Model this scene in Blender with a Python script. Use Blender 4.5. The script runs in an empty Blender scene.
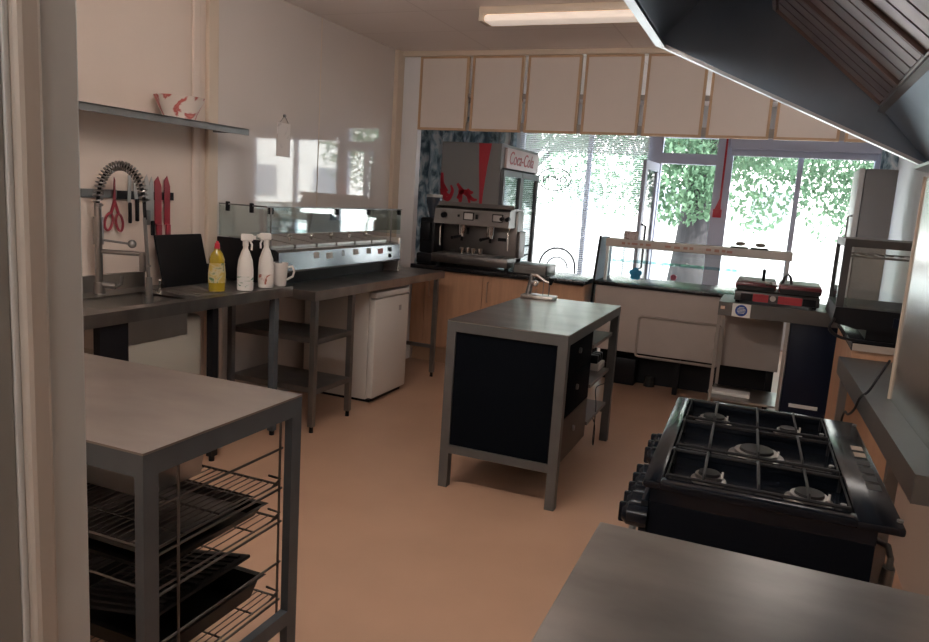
import bpy, bmesh, math, random
from mathutils import Vector, Matrix, Euler
random.seed(7)
C = bpy.context.scene.collection
PI = math.pi
V = Vector

# ------------------------------------------------------------------ materials
MATS = {}
def mat(name, col, rough=0.5, metal=0.0, var=0.0, vscale=6.0, bump=0.0, bscale=40.0, rvar=0.0, coat=0.0,
        stretch=(1, 1, 1), spec=0.5, col2=None):
    if name in MATS: return MATS[name]
    m = bpy.data.materials.new(name); m.use_nodes = True
    nt = m.node_tree; N = nt.nodes; L = nt.links
    b = N['Principled BSDF']
    b.inputs['Base Color'].default_value = (*col, 1); b.inputs['Roughness'].default_value = rough
    b.inputs['Metallic'].default_value = metal; b.inputs['Coat Weight'].default_value = coat
    b.inputs['Coat Roughness'].default_value = 0.02
    b.inputs['Specular IOR Level'].default_value = spec
    if var or rvar or bump:
        tc = N.new('ShaderNodeTexCoord'); mp = N.new('ShaderNodeMapping'); mp.inputs['Scale'].default_value = stretch
        L.new(tc.outputs['Object'], mp.inputs['Vector'])
        nz = N.new('ShaderNodeTexNoise'); nz.inputs['Scale'].default_value = vscale; nz.inputs['Detail'].default_value = 5
        L.new(mp.outputs['Vector'], nz.inputs['Vector'])
        if var:
            mx = N.new('ShaderNodeMix'); mx.data_type = 'RGBA'
            c2 = col2 or tuple(max(0, c * (1 - var)) for c in col); c1 = tuple(min(1, c * (1 + var * .6)) for c in col)
            mx.inputs['A'].default_value = (*c1, 1); mx.inputs['B'].default_value = (*c2, 1)
            rp = N.new('ShaderNodeValToRGB'); rp.color_ramp.elements[0].position = .3; rp.color_ramp.elements[1].position = .7
            L.new(nz.outputs['Fac'], rp.inputs['Fac']); L.new(rp.outputs['Color'], mx.inputs['Factor'])
            L.new(mx.outputs['Result'], b.inputs['Base Color'])
        if rvar:
            mr = N.new('ShaderNodeMapRange'); mr.inputs['To Min'].default_value = max(.02, rough - rvar); mr.inputs['To Max'].default_value = min(1, rough + rvar)
            L.new(nz.outputs['Fac'], mr.inputs['Value']); L.new(mr.outputs['Result'], b.inputs['Roughness'])
        if bump:
            n2 = N.new('ShaderNodeTexNoise'); n2.inputs['Scale'].default_value = bscale; n2.inputs['Detail'].default_value = 3
            L.new(mp.outputs['Vector'], n2.inputs['Vector'])
            bp = N.new('ShaderNodeBump'); bp.inputs['Strength'].default_value = bump; bp.inputs['Distance'].default_value = .01
            L.new(n2.outputs['Fac'], bp.inputs['Height']); L.new(bp.outputs['Normal'], b.inputs['Normal'])
    MATS[name] = m
    return m

def glass(name, tint=(1, 1, 1), gloss=0.08, rough=0.02):
    if name in MATS: return MATS[name]
    m = bpy.data.materials.new(name); m.use_nodes = True; nt = m.node_tree; N = nt.nodes; L = nt.links
    N.remove(N['Principled BSDF']); out = N['Material Output']
    t = N.new('ShaderNodeBsdfTransparent'); t.inputs['Color'].default_value = (*tint, 1)
    g = N.new('ShaderNodeBsdfGlossy'); g.inputs['Roughness'].default_value = rough
    fr = N.new('ShaderNodeLayerWeight'); fr.inputs['Blend'].default_value = .25
    mr = N.new('ShaderNodeMapRange'); mr.inputs['To Min'].default_value = gloss; mr.inputs['To Max'].default_value = .55
    L.new(fr.outputs['Fresnel'], mr.inputs['Value'])
    mx = N.new('ShaderNodeMixShader'); L.new(mr.outputs['Result'], mx.inputs[0]); L.new(t.outputs[0], mx.inputs[1]); L.new(g.outputs[0], mx.inputs[2])
    L.new(mx.outputs[0], out.inputs['Surface']); MATS[name] = m
    return m

def emit(name, col, s):
    m = bpy.data.materials.new(name); m.use_nodes = True; b = m.node_tree.nodes['Principled BSDF']
    b.inputs['Base Color'].default_value = (*col, 1); b.inputs['Emission Color'].default_value = (*col, 1); b.inputs['Emission Strength'].default_value = s
    return m

def tile_mat(name, col, line, sx, sy, rough, axes='XY'):
    m = bpy.data.materials.new(name); m.use_nodes = True; nt = m.node_tree; N = nt.nodes; L = nt.links
    b = N['Principled BSDF']; b.inputs['Roughness'].default_value = rough
    tc = N.new('ShaderNodeTexCoord'); br = N.new('ShaderNodeTexBrick')
    br.offset = 0; br.inputs['Scale'].default_value = 1; br.inputs['Mortar Size'].default_value = .006
    br.inputs['Brick Width'].default_value = sx; br.inputs['Row Height'].default_value = sy
    br.inputs['Color1'].default_value = (*col, 1); br.inputs['Color2'].default_value = (*[c * .97 for c in col], 1); br.inputs['Mortar'].default_value = (*line, 1)
    L.new(tc.outputs['Object'], br.inputs['Vector']); L.new(br.outputs['Color'], b.inputs['Base Color'])
    return m

def pattern_mat(name, base, c1, c2, scale, rough=.5, lo=.48, hi=.56, stretch=(1, 1, 1)):
    m = bpy.data.materials.new(name); m.use_nodes = True; nt = m.node_tree; N = nt.nodes; L = nt.links
    b = N['Principled BSDF']; b.inputs['Roughness'].default_value = rough
    tc = N.new('ShaderNodeTexCoord'); mp = N.new('ShaderNodeMapping'); mp.inputs['Scale'].default_value = stretch
    L.new(tc.outputs['Object'], mp.inputs['Vector'])
    nz = N.new('ShaderNodeTexNoise'); nz.inputs['Scale'].default_value = scale; nz.inputs['Detail'].default_value = 3; nz.inputs['Distortion'].default_value = 1.5
    L.new(mp.outputs['Vector'], nz.inputs['Vector'])
    rp = N.new('ShaderNodeValToRGB'); e = rp.color_ramp.elements
    e[0].position = lo; e[0].color = (*base, 1); e[1].position = hi; e[1].color = (*c1, 1)
    x = e.new(min(1, hi + .12)); x.color = (*c2, 1)
    L.new(nz.outputs['Fac'], rp.inputs['Fac']); L.new(rp.outputs['Color'], b.inputs['Base Color'])
    return m

steel = mat('brushed_steel', (.50, .48, .46), .36, 1, var=.08, vscale=5, rvar=.04)
steel_top = mat('worn_steel_top', (.385, .365, .35), .315, 1, var=.22, vscale=3.5, rvar=.015, stretch=(1, 2.2, 1))
steel_dark = mat('dull_steel', (.27, .27, .27), .42, 1, var=.15, vscale=6, rvar=.08)
hood_steel = mat('hood_steel', (.24, .30, .37), .36, 1, var=.12, vscale=3, rvar=.04)
galv = mat('grey_frame_metal', (.10, .118, .135), .5, .35, var=.12, vscale=8)
galv_isl = mat('grey_island_metal', (.115, .118, .118), .45, .5, var=.12, vscale=8)
chrome = mat('chrome', (.75, .74, .72), .12, 1)
wire = mat('wire_steel', (.16, .15, .145), .4, 1)
black = mat('black_plastic', (.008, .008, .010), .4, spec=.2)
black_mat = mat('black_matt_board', (.003, .004, .006), .8, spec=.03)
enamel = mat('black_enamel', (.005, .007, .011), .16, 0, spec=.22)
enamel_side = mat('black_enamel_side', (.004, .005, .008), .5, spec=.05)
cast = mat('cast_iron', (.012, .012, .013), .5, spec=.3)
tray_mat = mat('dark_baking_tin', (.012, .012, .012), .38, .3, var=.3, vscale=10)
beech = mat('beech_laminate', (.52, .30, .185), .45, 0, var=.12, vscale=5, stretch=(6, 6, .6))
wtop = mat('black_worktop', (.012, .012, .015), .25, var=.5, vscale=90)
white_pl = mat('white_plastic', (.72, .70, .67), .35)
white_fr = mat('white_appliance', (.68, .64, .60), .35)
cream_trim = mat('cream_trim', (.62, .52, .42), .45)
frame_wood = mat('panel_frame_wood', (.52, .34, .21), .5, var=.15, vscale=8, stretch=(1, 1, .3))
board = mat('menu_board_back', (.70, .63, .585), .6, var=.05, vscale=2)
red = mat('red_plastic', (.42, .015, .03), .35)
red2 = mat('dark_red_enamel', (.10, .010, .016), .3)
wallpaint = mat('warm_wall_paint', (.70, .60, .53), .6, var=.04, vscale=1.5, bump=.05, bscale=60)
wallpaint2 = mat('cool_white_paint', (.74, .74, .76), .55)
clad = mat('gloss_cladding', (.66, .61, .58), .05, var=.03, vscale=1.2, bump=.004, bscale=1.2, coat=1.0)
nav = mat('navy_black_front', (.007, .010, .022), .4, spec=.15)
framepaint = mat('blue_grey_frame', (.46, .48, .60), .45)
jamb = mat('painted_jamb', (.53, .55, .54), .45, var=.05, vscale=3, bump=.04, bscale=20)
jamb2 = mat('painted_jamb_stop', (.46, .42, .37), .4, var=.06, vscale=3)
jamb3 = mat('painted_door_edge', (.25, .25, .235), .35)
g_clear = glass('clear_glass', (.96, .98, .97), .05)
g_green = glass('green_glass', (.90, .97, .965), .12)
g_win = glass('window_glass', (.98, .99, .99), .03)
deli_beige = mat('beige_counter_panel', (.41, .355, .32), .5, var=.03)
deli_trim = mat('beige_counter_trim', (.29, .25, .22), .45)

# ------------------------------------------------------------------ mesh builder
class MB:
    def __init__(s): s.bm = bmesh.new(); s.M = Matrix.Identity(4)
    def _fin(s, vs):
        if s.M != Matrix.Identity(4): bmesh.ops.transform(s.bm, matrix=s.M, verts=list(vs))
    def box(s, x0, x1, y0, y1, z0, z1, bev=0.0, seg=2):
        t = bmesh.new()
        bmesh.ops.create_cube(t, size=1)
        bmesh.ops.transform(t, matrix=Matrix.Translation(((x0+x1)/2, (y0+y1)/2, (z0+z1)/2)) @ Matrix.Diagonal((abs(x1-x0), abs(y1-y0), abs(z1-z0), 1)), verts=t.verts)
        if bev > 0:
            bmesh.ops.bevel(t, geom=list(t.edges), offset=min(bev, .49*min(abs(x1-x0), abs(y1-y0), abs(z1-z0))), segments=seg, affect='EDGES', profile=.5)
        s.merge(t); return s
    def merge(s, t):
        mp = {}
        for v in t.verts: mp[v] = s.bm.verts.new(s.M @ v.co)
        for f in t.faces:
            try: s.bm.faces.new([mp[v] for v in f.verts])
            except ValueError: pass
        t.free()
    def cyl(s, p0, p1, r, r2=None, seg=14, caps=True):
        p0, p1 = V(p0), V(p1); d = p1 - p0; t = bmesh.new()
        bmesh.ops.create_cone(t, cap_ends=caps, segments=seg, radius1=r, radius2=r if r2 is None else r2, depth=d.length)
        q = V((0, 0, 1)).rotation_difference(d.normalized()).to_matrix().to_4x4()
        bmesh.ops.transform(t, matrix=Matrix.Translation((p0+p1)/2) @ q, verts=t.verts)
        s.merge(t); return s
    def sphere(s, c, r, sc=(1, 1, 1), u=14, v=9):
        t = bmesh.new(); bmesh.ops.create_uvsphere(t, u_segments=u, v_segments=v, radius=r)
        bmesh.ops.transform(t, matrix=Matrix.Translation(c) @ Matrix.Diagonal((*sc, 1)), verts=t.verts); s.merge(t); return s
    def tube(s, pts, r, seg=8, closed=False):
        pts = [V(p) for p in pts]; n = len(pts); t = bmesh.new(); rings = []
        up = None
        for i, p in enumerate(pts):
            a = pts[i-1] if (i > 0 or closed) else pts[i]; b = pts[(i+1) % n] if (i < n-1 or closed) else pts[i]
            d = (b - a).normalized()
            if up is None:
                up = d.orthogonal().normalized()
            else:
                up = (up - d * up.dot(d)); up = up.normalized() if up.length > 1e-6 else d.orthogonal().normalized()
            w = d.cross(up)
            rr = r[i] if isinstance(r, (list, tuple)) else r
            rings.append([t.verts.new(p + rr*(math.cos(2*PI*k/seg)*up + math.sin(2*PI*k/seg)*w)) for k in range(seg)])
        m = n if closed else n-1
        for i in range(m):
            A, B = rings[i], rings[(i+1) % n]
            for k in range(seg): t.faces.new((A[k], A[(k+1) % seg], B[(k+1) % seg], B[k]))
        if not closed: t.faces.new(rings[0][::-1]); t.faces.new(rings[-1])
        s.merge(t); return s
    def lathe(s, prof, c=(0, 0, 0), seg=24):
        t = bmesh.new(); R = []
        for r, z in prof:
            if r < 1e-5: R.append([t.verts.new((c[0], c[1], c[2]+z))])
            else: R.append([t.verts.new((c[0]+r*math.cos(2*PI*k/seg), c[1]+r*math.sin(2*PI*k/seg), c[2]+z)) for k in range(seg)])
        for A, B in zip(R, R[1:]):
            for k in range(seg):
                q = (k+1) % seg
                if len(A) == 1 and len(B) == 1: continue
                if len(A) == 1: t.faces.new((A[0], B[q], B[k]))
                elif len(B) == 1: t.faces.new((A[k], A[q], B[0]))
                else: t.faces.new((A[k], A[q], B[q], B[k]))
        s.merge(t); return s
    def prism(s, poly, ext):
        t = bmesh.new(); e = V(ext)
        a = [t.verts.new(V(p)) for p in poly]; b = [t.verts.new(V(p)+e) for p in poly]; n = len(a)
        t.faces.new(a); t.faces.new(b[::-1])
        for i in range(n): t.faces.new((a[i], b[i], b[(i+1) % n], a[(i+1) % n]))
        bmesh.ops.recalc_face_normals(t, faces=t.faces)
        s.merge(t); return s
    def quad(s, a, b, c, d):
        s.bm.faces.new([s.bm.verts.new(s.M @ V(p)) for p in (a, b, c, d)]); return s

def smooth(pts, n=6):
    P = [V(p) for p in pts]; P = [P[0]*2-P[1]] + P + [P[-1]*2-P[-2]]; out = []
    for i in range(1, len(P)-2):
        a, b, c, d = P[i-1:i+3]
        for k in range(n):
            t = k/n; out.append(.5*((2*b)+(c-a)*t+(2*a-5*b+4*c-d)*t*t+(3*b-a-3*c+d)*t**3))
    out.append(P[-2]); return out
ORG = {}
def build(mb, name, m, parent=None, loc=None, smooth=True, label=None):
    org = ORG[parent.name] if parent else V(loc or (0, 0, 0))
    bm = mb.bm
    bmesh.ops.recalc_face_normals(bm, faces=bm.faces)
    bmesh.ops.translate(bm, vec=-org, verts=bm.verts)
    me = bpy.data.meshes.new(name); bm.to_mesh(me); bm.free()
    me.materials.append(m)
    if smooth:
        me.polygons.foreach_set('use_smooth', [True]*len(me.polygons))
        me.set_sharp_from_angle(angle=math.radians(35))
    o = bpy.data.objects.new(name, me); C.objects.link(o)
    if parent: o.parent = parent
    else: o.location = org
    ORG[o.name] = org
    if label: o['label'] = label
    return o
def tag(o, label, cat, group=None):
    o['label'] = label; o['category'] = cat
    if group: o['group'] = group
    return o
def thing(name, label, cat, loc, group=None):
    o = bpy.data.objects.new(name, None); C.objects.link(o); o.location = loc; o.empty_display_size = .1
    ORG[o.name] = V(loc); return tag(o, label, cat, group)
def struct(name, mb, m, smooth=False):
    o = build(mb, name, m, None, None, smooth); o['kind'] = 'structure'; return o
def dup(root, loc, label=None, rz=None):
    r = root.copy(); C.objects.link(r); r.location = loc
    if rz is not None: r.rotation_euler = (0, 0, rz)
    if label: r['label'] = label
    for ch in list(root.children):
        c = ch.copy(); C.objects.link(c); c.parent = r
        for g in ch.children:
            d = g.copy(); C.objects.link(d); d.parent = c
    return r
def B(*a, **k): return MB().box(*a, **k)
def text_mb(txt, size, M, ext=.001, shear=0.0):
    cu = bpy.data.curves.new('lettering', 'FONT'); cu.body = txt; cu.size = size; cu.extrude = ext; cu.shear = shear
    cu.align_x = 'CENTER'; cu.align_y = 'CENTER'
    o = bpy.data.objects.new('lettering_tmp', cu); C.objects.link(o)
    me = bpy.data.meshes.new_from_object(o)
    bpy.data.objects.remove(o); bpy.data.curves.remove(cu)
    mb = MB(); t = bmesh.new(); t.from_mesh(me); bpy.data.meshes.remove(me)
    bmesh.ops.transform(t, matrix=M, verts=t.verts); mb.merge(t); return mb

# ------------------------------------------------------------------ room shell
CEIL = 2.79; WL = -3.28; WR = 1.15; SF = 9.4
floor_m = mat('vinyl_floor', (.455, .285, .195), .40, 0, var=.10, vscale=1.3, rvar=.08, bump=.03, bscale=90)
struct('floor', B(-4.9, 1.27, -2.7, SF+.1, -.12, 0), floor_m)
ceil_m = tile_mat('ceiling_tiles', (.88, .80, .76), (.76, .68, .64), 1.2, .6, .8)
struct('ceiling', B(-4.9, 1.27, -2.7, SF+.1, CEIL, CEIL+.1), ceil_m)
struct('wall_left', B(WL-.12, WL, .6, 6.14, 0, CEIL), wallpaint)
for i, (a, b) in enumerate(((3.745, 4.868), (4.876, 6.02))):
    struct('wall_left_panel', B(WL, WL+.006, a, b, .0, CEIL), clad)
struct('trim_1', B(WL, WL+.03, 3.655, 3.745, 0, CEIL, bev=.008), cream_trim)
struct('trim_2', B(WL, WL+.045, 6.02, 6.14, .93, CEIL, bev=.006), cream_trim)
struct('trim_3', B(WL, WL+.02, 3.54, 3.60, 0.95, CEIL, bev=.01), wallpaint)
struct('trim_4', B(WL, WL+.008, 4.868, 4.876, .9, CEIL), cream_trim)
struct('wall_partition', B(WL-.12, -3.075, 6.14, 6.22, 0, CEIL), wallpaint2)
struct('wall_right', B(WR, WR+.12, -2.7, 4.95, 0, CEIL), wallpaint)
struct('wall_shop_right', B(WR, WR+.12, 4.95, SF+.1, 0, CEIL), wallpaint2)
struct('wall_right_boxing', B(.70, .74, 2.75, 4.12, 0, .74), mat('boxing_paint', (.46, .37, .31), .6))
struct('wall_shop_left', B(-4.9, -4.8, 6.14, SF+.1, 0, CEIL), wallpaint2)
struct('wall_shop_corner', B(-4.9, WL-.12, 6.14, 6.22, 0, CEIL), wallpaint2)
struct('wall_near', B(WL-.12, -.965, .62, .80, 0, CEIL), wallpaint)
struct('wall_near_head', B(-.965, WR, .62, .80, 2.3, CEIL), wallpaint)
struct('wall_back_room_left', B(-2.2, -2.1, -2.7, .62, 0, CEIL), wallpaint)
struct('wall_back_room', B(-2.2, WR, -2.7, -2.6, 0, CEIL), wallpaint)
struct('trim_5', B(-.975, -.950, .738, .803, 0, 2.3, bev=.004), jamb)
struct('trim_6', B(-.975, -.938, .700, .738, 0, 2.3, bev=.008), jamb2)
struct('trim_7', B(-.975, -.952, .690, .700, 0, 2.3, bev=.003), jamb)
struct('trim_8', B(-.99, -.955, .56, .690, 0, 2.3, bev=.003), jamb3)
struct('trim_9', B(WL, WR, 6.09, 6.20, 2.748, CEIL, bev=.004), cream_trim)
# blank upper bulkhead over the menu boards carries on as ceiling; shop front wall
struct('wall_front_left', B(-4.9, -3.2, SF, SF+.1, 0, CEIL), wallpaint2)
struct('wall_front_right', B(.98, WR, SF, SF+.1, 0, CEIL), wallpaint2)
struct('wall_front_sill', MB().box(-3.2, -1.5, SF, SF+.1, 0, .42).box(-.60, .98, SF, SF+.1, 0, .42), wallpaint2)
struct('wall_front_head', B(-3.2, .98, SF, SF+.1, 2.52, CEIL), wallpaint2)

def frame_rect(mb, x0, x1, z0, z1, y0, y1, w):
    mb.box(x0, x0+w, y0, y1, z0, z1).box(x1-w, x1, y0, y1, z0, z1).box(x0+w, x1-w, y0, y1, z0, z0+w).box(x0+w, x1-w, y0, y1, z1-w, z1); return mb
def window(n, x0, x1, mull):
    r = bpy.data.objects.new('window_%d' % n, None); C.objects.link(r); ORG[r.name] = V((0, 0, 0)); r['kind'] = 'structure'
    f = frame_rect(MB(), x0, x1, .42, 2.52, SF+.01, SF+.08, .05); f.box(mull-.028, mull+.028, SF+.015, SF+.075, .47, 2.47)
    build(f, 'window_frame', framepaint, r, smooth=False)
    build(B(x0+.05, mull-.028, SF+.04, SF+.046, .47, 2.47), 'glass', g_win, r, smooth=False)
    build(B(mull+.028, x1-.05, SF+.04, SF+.046, .47, 2.47), 'glass', g_win, r, smooth=False)
window(1, -3.2, -1.5, -2.27)
window(2, -.60, .98, .185)
r = bpy.data.objects.new('door_1', None); C.objects.link(r); ORG[r.name] = V((0, 0, 0)); r['kind'] = 'structure'
fr = MB().box(-1.5, -1.37, SF, SF+.09, 0, 2.52).box(-.735, -.60, SF, SF+.09, 0, 2.52).box(-1.37, -.735, SF, SF+.09, 2.11, 2.235).box(-1.37, -.735, SF, SF+.09, 2.42, 2.52)
build(fr, 'door_frame', framepaint, r, smooth=False)
build(B(-1.37, -.735, SF+.04, SF+.046, 2.235, 2.42), 'fanlight_glass', g_win, r, smooth=False)
# open leaf, swung into the shop on the left post
leaf = MB(); leaf.M = Matrix.Translation((-1.40, SF-.01, 0)) @ Matrix.Rotation(math.radians(-94), 4, 'Z')
for a in ((0, .09, .01, 2.10), (.60, .70, .01, 2.10), (.09, .60, .01, .22), (.09, .60, 2.0, 2.10)):
    leaf.box(a[0], a[1], -.02, .02, a[2], a[3])
lf = build(leaf, 'door_leaf', framepaint, r, smooth=False)
lg = MB(); lg.M = Matrix.Translation((-1.40, SF-.01, 0)) @ Matrix.Rotation(math.radians(-94), 4, 'Z'); lg.box(.09, .60, -.004, .004, .22, 2.0)
build(lg, 'leaf_glass', g_win, lf, smooth=False)
hd = MB(); hd.M = lg.M; hd.tube([(.66, .02, .85), (.66, .07, .87), (.66, .07, 1.35), (.66, .02, 1.37)], .012)
build(hd, 'door_handle', black, lf)

# roller blind cassette above the right-hand window, venetian blind, curtains
r = thing('roller_blind', 'blue-grey rolled blind across the top of the right shop window', 'blind', (.17, SF-.06, 2.23))
build(B(-.59, .97, SF-.10, SF-.005, 2.30, 2.51, bev=.02), 'blind_box', framepaint, r)
build(B(-.57, .95, SF-.06, SF-.03, 2.225, 2.30, bev=.01), 'blind_cloth', framepaint, r)
r = thing('venetian_blind', 'white slatted blind covering the left shop window', 'blind', (-2.35, SF-.06, .60))
build(B(-3.19, -1.52, SF-.075, SF-.03, 2.46, 2.51), 'headrail', white_pl, r, smooth=False)
sl = MB(); z = .66
slat_m = mat('blind_slat', (.80, .80, .82), .5)
while z < 2.45:
    h_ = .0045 if z < 2.2 else .010; sl.quad((-3.185, SF-.066, z-h_), (-1.525, SF-.066, z-h_), (-1.525, SF-.044, z+h_), (-3.185, SF-.044, z+h_)); z += .0245
build(sl, 'slats', slat_m, r, smooth=False)
build(B(-3.19, -1.52, SF-.068, SF-.042, .60, .625), 'bottom_rail', white_pl, r, smooth=False)
cd = MB()
for x in (-3.0, -2.35, -1.7): cd.cyl((x, SF-.068, .62), (x, SF-.068, 2.46), .002, seg=5)
build(cd, 'ladder_cord', white_pl, r)
curt_m = pattern_mat('leafy_blue_curtain', (.12, .19, .25), (.42, .55, .62), (.80, .84, .86), 7, .8, .38, .50, (1, 1, .6))
def curtain(x0, x1, y, z0, z1, label, amp=.03, axis='x'):
    mb = MB(); n = int(abs(x1-x0)/.03)
    for side in (0, .006):
        prev = None
        for i in range(n+1):
            u = x0+(x1-x0)*i/n; w = amp*math.sin(i*1.15)+amp*.4*math.sin(i*.37)
            p = (u, y+w+side) if axis == 'x' else (y+w+side, u)
            if prev: mb.quad((prev[0], prev[1], z0), (p[0], p[1], z0), (p[0], p[1], z1), (prev[0], prev[1], z1))
            prev = p
    o = build(mb, 'curtain', curt_m, None, ((x0+x1)/2 if axis == 'x' else y, y if axis == 'x' else (x0+x1)/2, z0)); tag(o, label, 'curtain'); return o
curtain(-4.7, -3.22, SF-.09, .05, 2.6, 'blue and white patterned curtain behind the drinks fridge')
curtain(.975, 1.14, SF-.10, .05, 2.6, 'blue patterned curtain beside the right end of the shop window')

# neon-like OPEN sign outline, read from behind
r = thing('open_sign', 'oval open sign hanging in the slatted window, seen reversed', 'sign', (-2.665, SF-.11, 1.70))
gl = mat('sign_tube', (.06, .06, .07), .3)
el = [(-2.665+.215*math.cos(a), SF-.11, 1.845+.14*math.sin(a)) for a in [2*PI*i/40 for i in range(40)]]
build(MB().tube(el, .007, 6, True), 'oval_tube', gl, r)
build(text_mb('OPEN', .125, Matrix.Translation((-2.665, SF-.11, 1.84)) @ Matrix.Rotation(PI/2, 4, 'X') @ Matrix.Diagonal((-1, 1, 1, 1)), .004), 'lettering', gl, r)
build(MB().cyl((-2.75, SF-.11, 1.975), (-2.80, SF-.08, 2.46), .002, seg=5), 'hanging_cord', gl, r)

# ------------------------------------------------------------------ outside
struct('pavement', B(-30, 30, SF+.1, 17, -.2, -.05), mat('paving', (.62, .60, .57), .8, var=.1, vscale=3))
struct('road', B(-40, 40, 17, 60, -.25, -.10), mat('asphalt', (.45, .44, .43), .85))
r = thing('building', 'pale rendered building across the road behind the trees', 'building', (0, 34, -.1))
bw = mat('pale_render', (.80, .78, .74), .8)
build(B(-24, 22, 34, 40, -.1, 9), 'wall', bw, r, smooth=False)
for x in range(-21, 20, 4):
    w = build(B(x, x+1.5, 33.92, 34.01, 1.0, 2.6), 'window', mat('far_glass', (.25, .27, .30), .2), r, smooth=False)
build(B(-24.3, 22.3, 33.7, 40.3, 9, 9.4), 'roof', mat('slate', (.2, .2, .22), .7), r, smooth=False)
def leaf_mat(name, c1, c2):
    m = bpy.data.materials.new(name); m.use_nodes = True; nt = m.node_tree; N = nt.nodes; L = nt.links
    N.remove(N['Principled BSDF'])
    oi = N.new('ShaderNodeTexCoord'); nz = N.new('ShaderNodeTexNoise'); nz.inputs['Scale'].default_value = 2.5; L.new(oi.outputs['Object'], nz.inputs['Vector'])
    mx = N.new('ShaderNodeMix'); mx.data_type = 'RGBA'; mx.inputs['A'].default_value = (*c1, 1); mx.inputs['B'].default_value = (*c2, 1)
    L.new(nz.outputs['Fac'], mx.inputs['Factor'])
    d = N.new('ShaderNodeBsdfDiffuse'); t = N.new('ShaderNodeBsdfTranslucent'); L.new(mx.outputs['Result'], d.inputs['Color']); L.new(mx.outputs['Result'], t.inputs['Color'])
    s = N.new('ShaderNodeMixShader'); s.inputs[0].default_value = .45; L.new(d.outputs[0], s.inputs[1]); L.new(t.outputs[0], s.inputs[2]); L.new(s.outputs[0], N['Material Output'].inputs['Surface'])
    return m
leafm = leaf_mat('tree_leaf', (.065, .13, .08), (.20, .31, .20))
bark = mat('bark', (.025, .023, .026), .9, var=.3, vscale=6, stretch=(4, 4, .7), bump=.5, bscale=20)
def tree(x, y, tr, blobs, n, label, lsize=.115):
    rt = thing('tree', label, 'tree', (x, y, -.06), 'trees outside the shop window')
    t = MB(); t.tube([(x, y, -.08), (x+.03, y, .8), (x+.10, y, 1.8), (x+.18, y+.1, 3.0), (x+.1, y+.2, 4.8)], [tr*1.2, tr, tr*.95, tr*.85, tr*.4], 12)
    for k in range(6):
        a = k*1.05; t.tube([(x+.15, y+.05, 2.2+.25*k), (x+.15+.7*math.cos(a), y+.7*math.sin(a), 2.8+.3*k), (x+.15+1.7*math.cos(a), y+1.6*math.sin(a), 3.1+.3*k)], [tr*.35, tr*.22, tr*.08], 7)
    build(t, 'trunk', bark, rt)
    L = MB(); bm = L.bm
    for (cx, cy, cz, rx, ry, rz, w) in blobs:
        for _ in range(int(n*w)):
            while True:
                p = V((random.uniform(-1, 1), random.uniform(-1, 1), random.uniform(-1, 1)))
                if p.length < 1: break
            c = V((cx+p.x*rx, cy+p.y*ry, cz+p.z*rz))
            R = Euler((random.uniform(0, 6.3), random.uniform(0, 6.3), random.uniform(0, 6.3))).to_matrix()
            s = lsize*random.uniform(.6, 1.3)
            bm.faces.new([bm.verts.new(c + R @ V(q)*s) for q in ((-.5, 0, 0), (0, -.28, .05), (.55, 0, 0), (0, .28, .05))])
    o = build(L, 'foliage', leafm, rt, smooth=False); o['kind'] = 'stuff'
    return rt
tree(-1.30, 13.2, .31, [(-1.1, 13.2, 3.4, 2.4, 1.4, 1.15, 1.0), (-.2, 12.9, 2.75, 1.0, .8, .55, .25), (-1.6, 12.9, 2.55, .6, .6, .6, .14), (-2.9, 13.6, 3.1, 1.6, 1., .8, .35), (-1.55, 12.5, 2.05, .75, .5, .75, .30), (-.95, 12.4, 1.85, .30, .3, .5, .06), (-2.0, 12.5, 1.75, .25, .3, .4, .04)], 4200,
     'broad tree with a thick grey trunk right outside the open shop door')
tree(1.9, 15.5, .2, [(1.2, 15.3, 3.3, 2.6, 1.3, 1.2, 1.0), (.9, 15.2, 2.35, .9, .6, .7, .2), (-.7, 15.2, 2.9, .6, .6, .8, .15), (2.5, 15.5, 2.6, 1.2, 1, 1.1, .35), (-.45, 14.9, 2.3, .55, .5, .8, .13), (.35, 15.0, 2.2, .45, .5, .65, .07), (1.3, 15, 2.0, .5, .5, .7, .08), (-.3, 14.9, 1.6, .5, .4, .4, .035), (1.0, 14.9, 1.55, .6, .4, .4, .03)], 4000,
     'leafy tree hanging over the right-hand shop window')
tree(-5.2, 15.5, .2, [(-5.0, 15.5, 3.6, 2.3, 1.4, 1.0, .6), (-3.5, 15.2, 2.5, 1.5, .8, .9, .20), (-4.8, 15.2, 2.4, 1.2, .8, .9, .10), (-2.9, 15.2, 1.9, .8, .6, .6, .05)], 3600,
     'leafy tree seen through the slatted blind')
r = thing('planter_box', 'low brick-red planter with a white rim outside the door', 'planter', (-.75, 10.9, -.05))
build(B(-.98, -.52, 10.7, 11.1, -.05, .32), 'box', mat('brick_red', (.25, .10, .08), .7), r, smooth=False)
build(frame_rect(MB(), -1.0, -.5, .18, .36, 10.66, 10.70, .03), 'rim', white_pl, r, smooth=False)
build(MB().tube([(-2.0, 11, -.05), (-2.0, 11, 1.12), (-1.42, 11, 1.12), (-1.42, 11, -.05)], .025, 8).cyl((-2.0, 11, .5), (-1.42, 11, .5), .015), 'barrier_rail', mat('barrier_grey', (.45, .46, .48), .4), None, (-1.7, 11, -.05))
tag(bpy.data.objects['barrier_rail'], 'thin grey metal barrier on the pavement outside the door', 'barrier')
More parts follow.
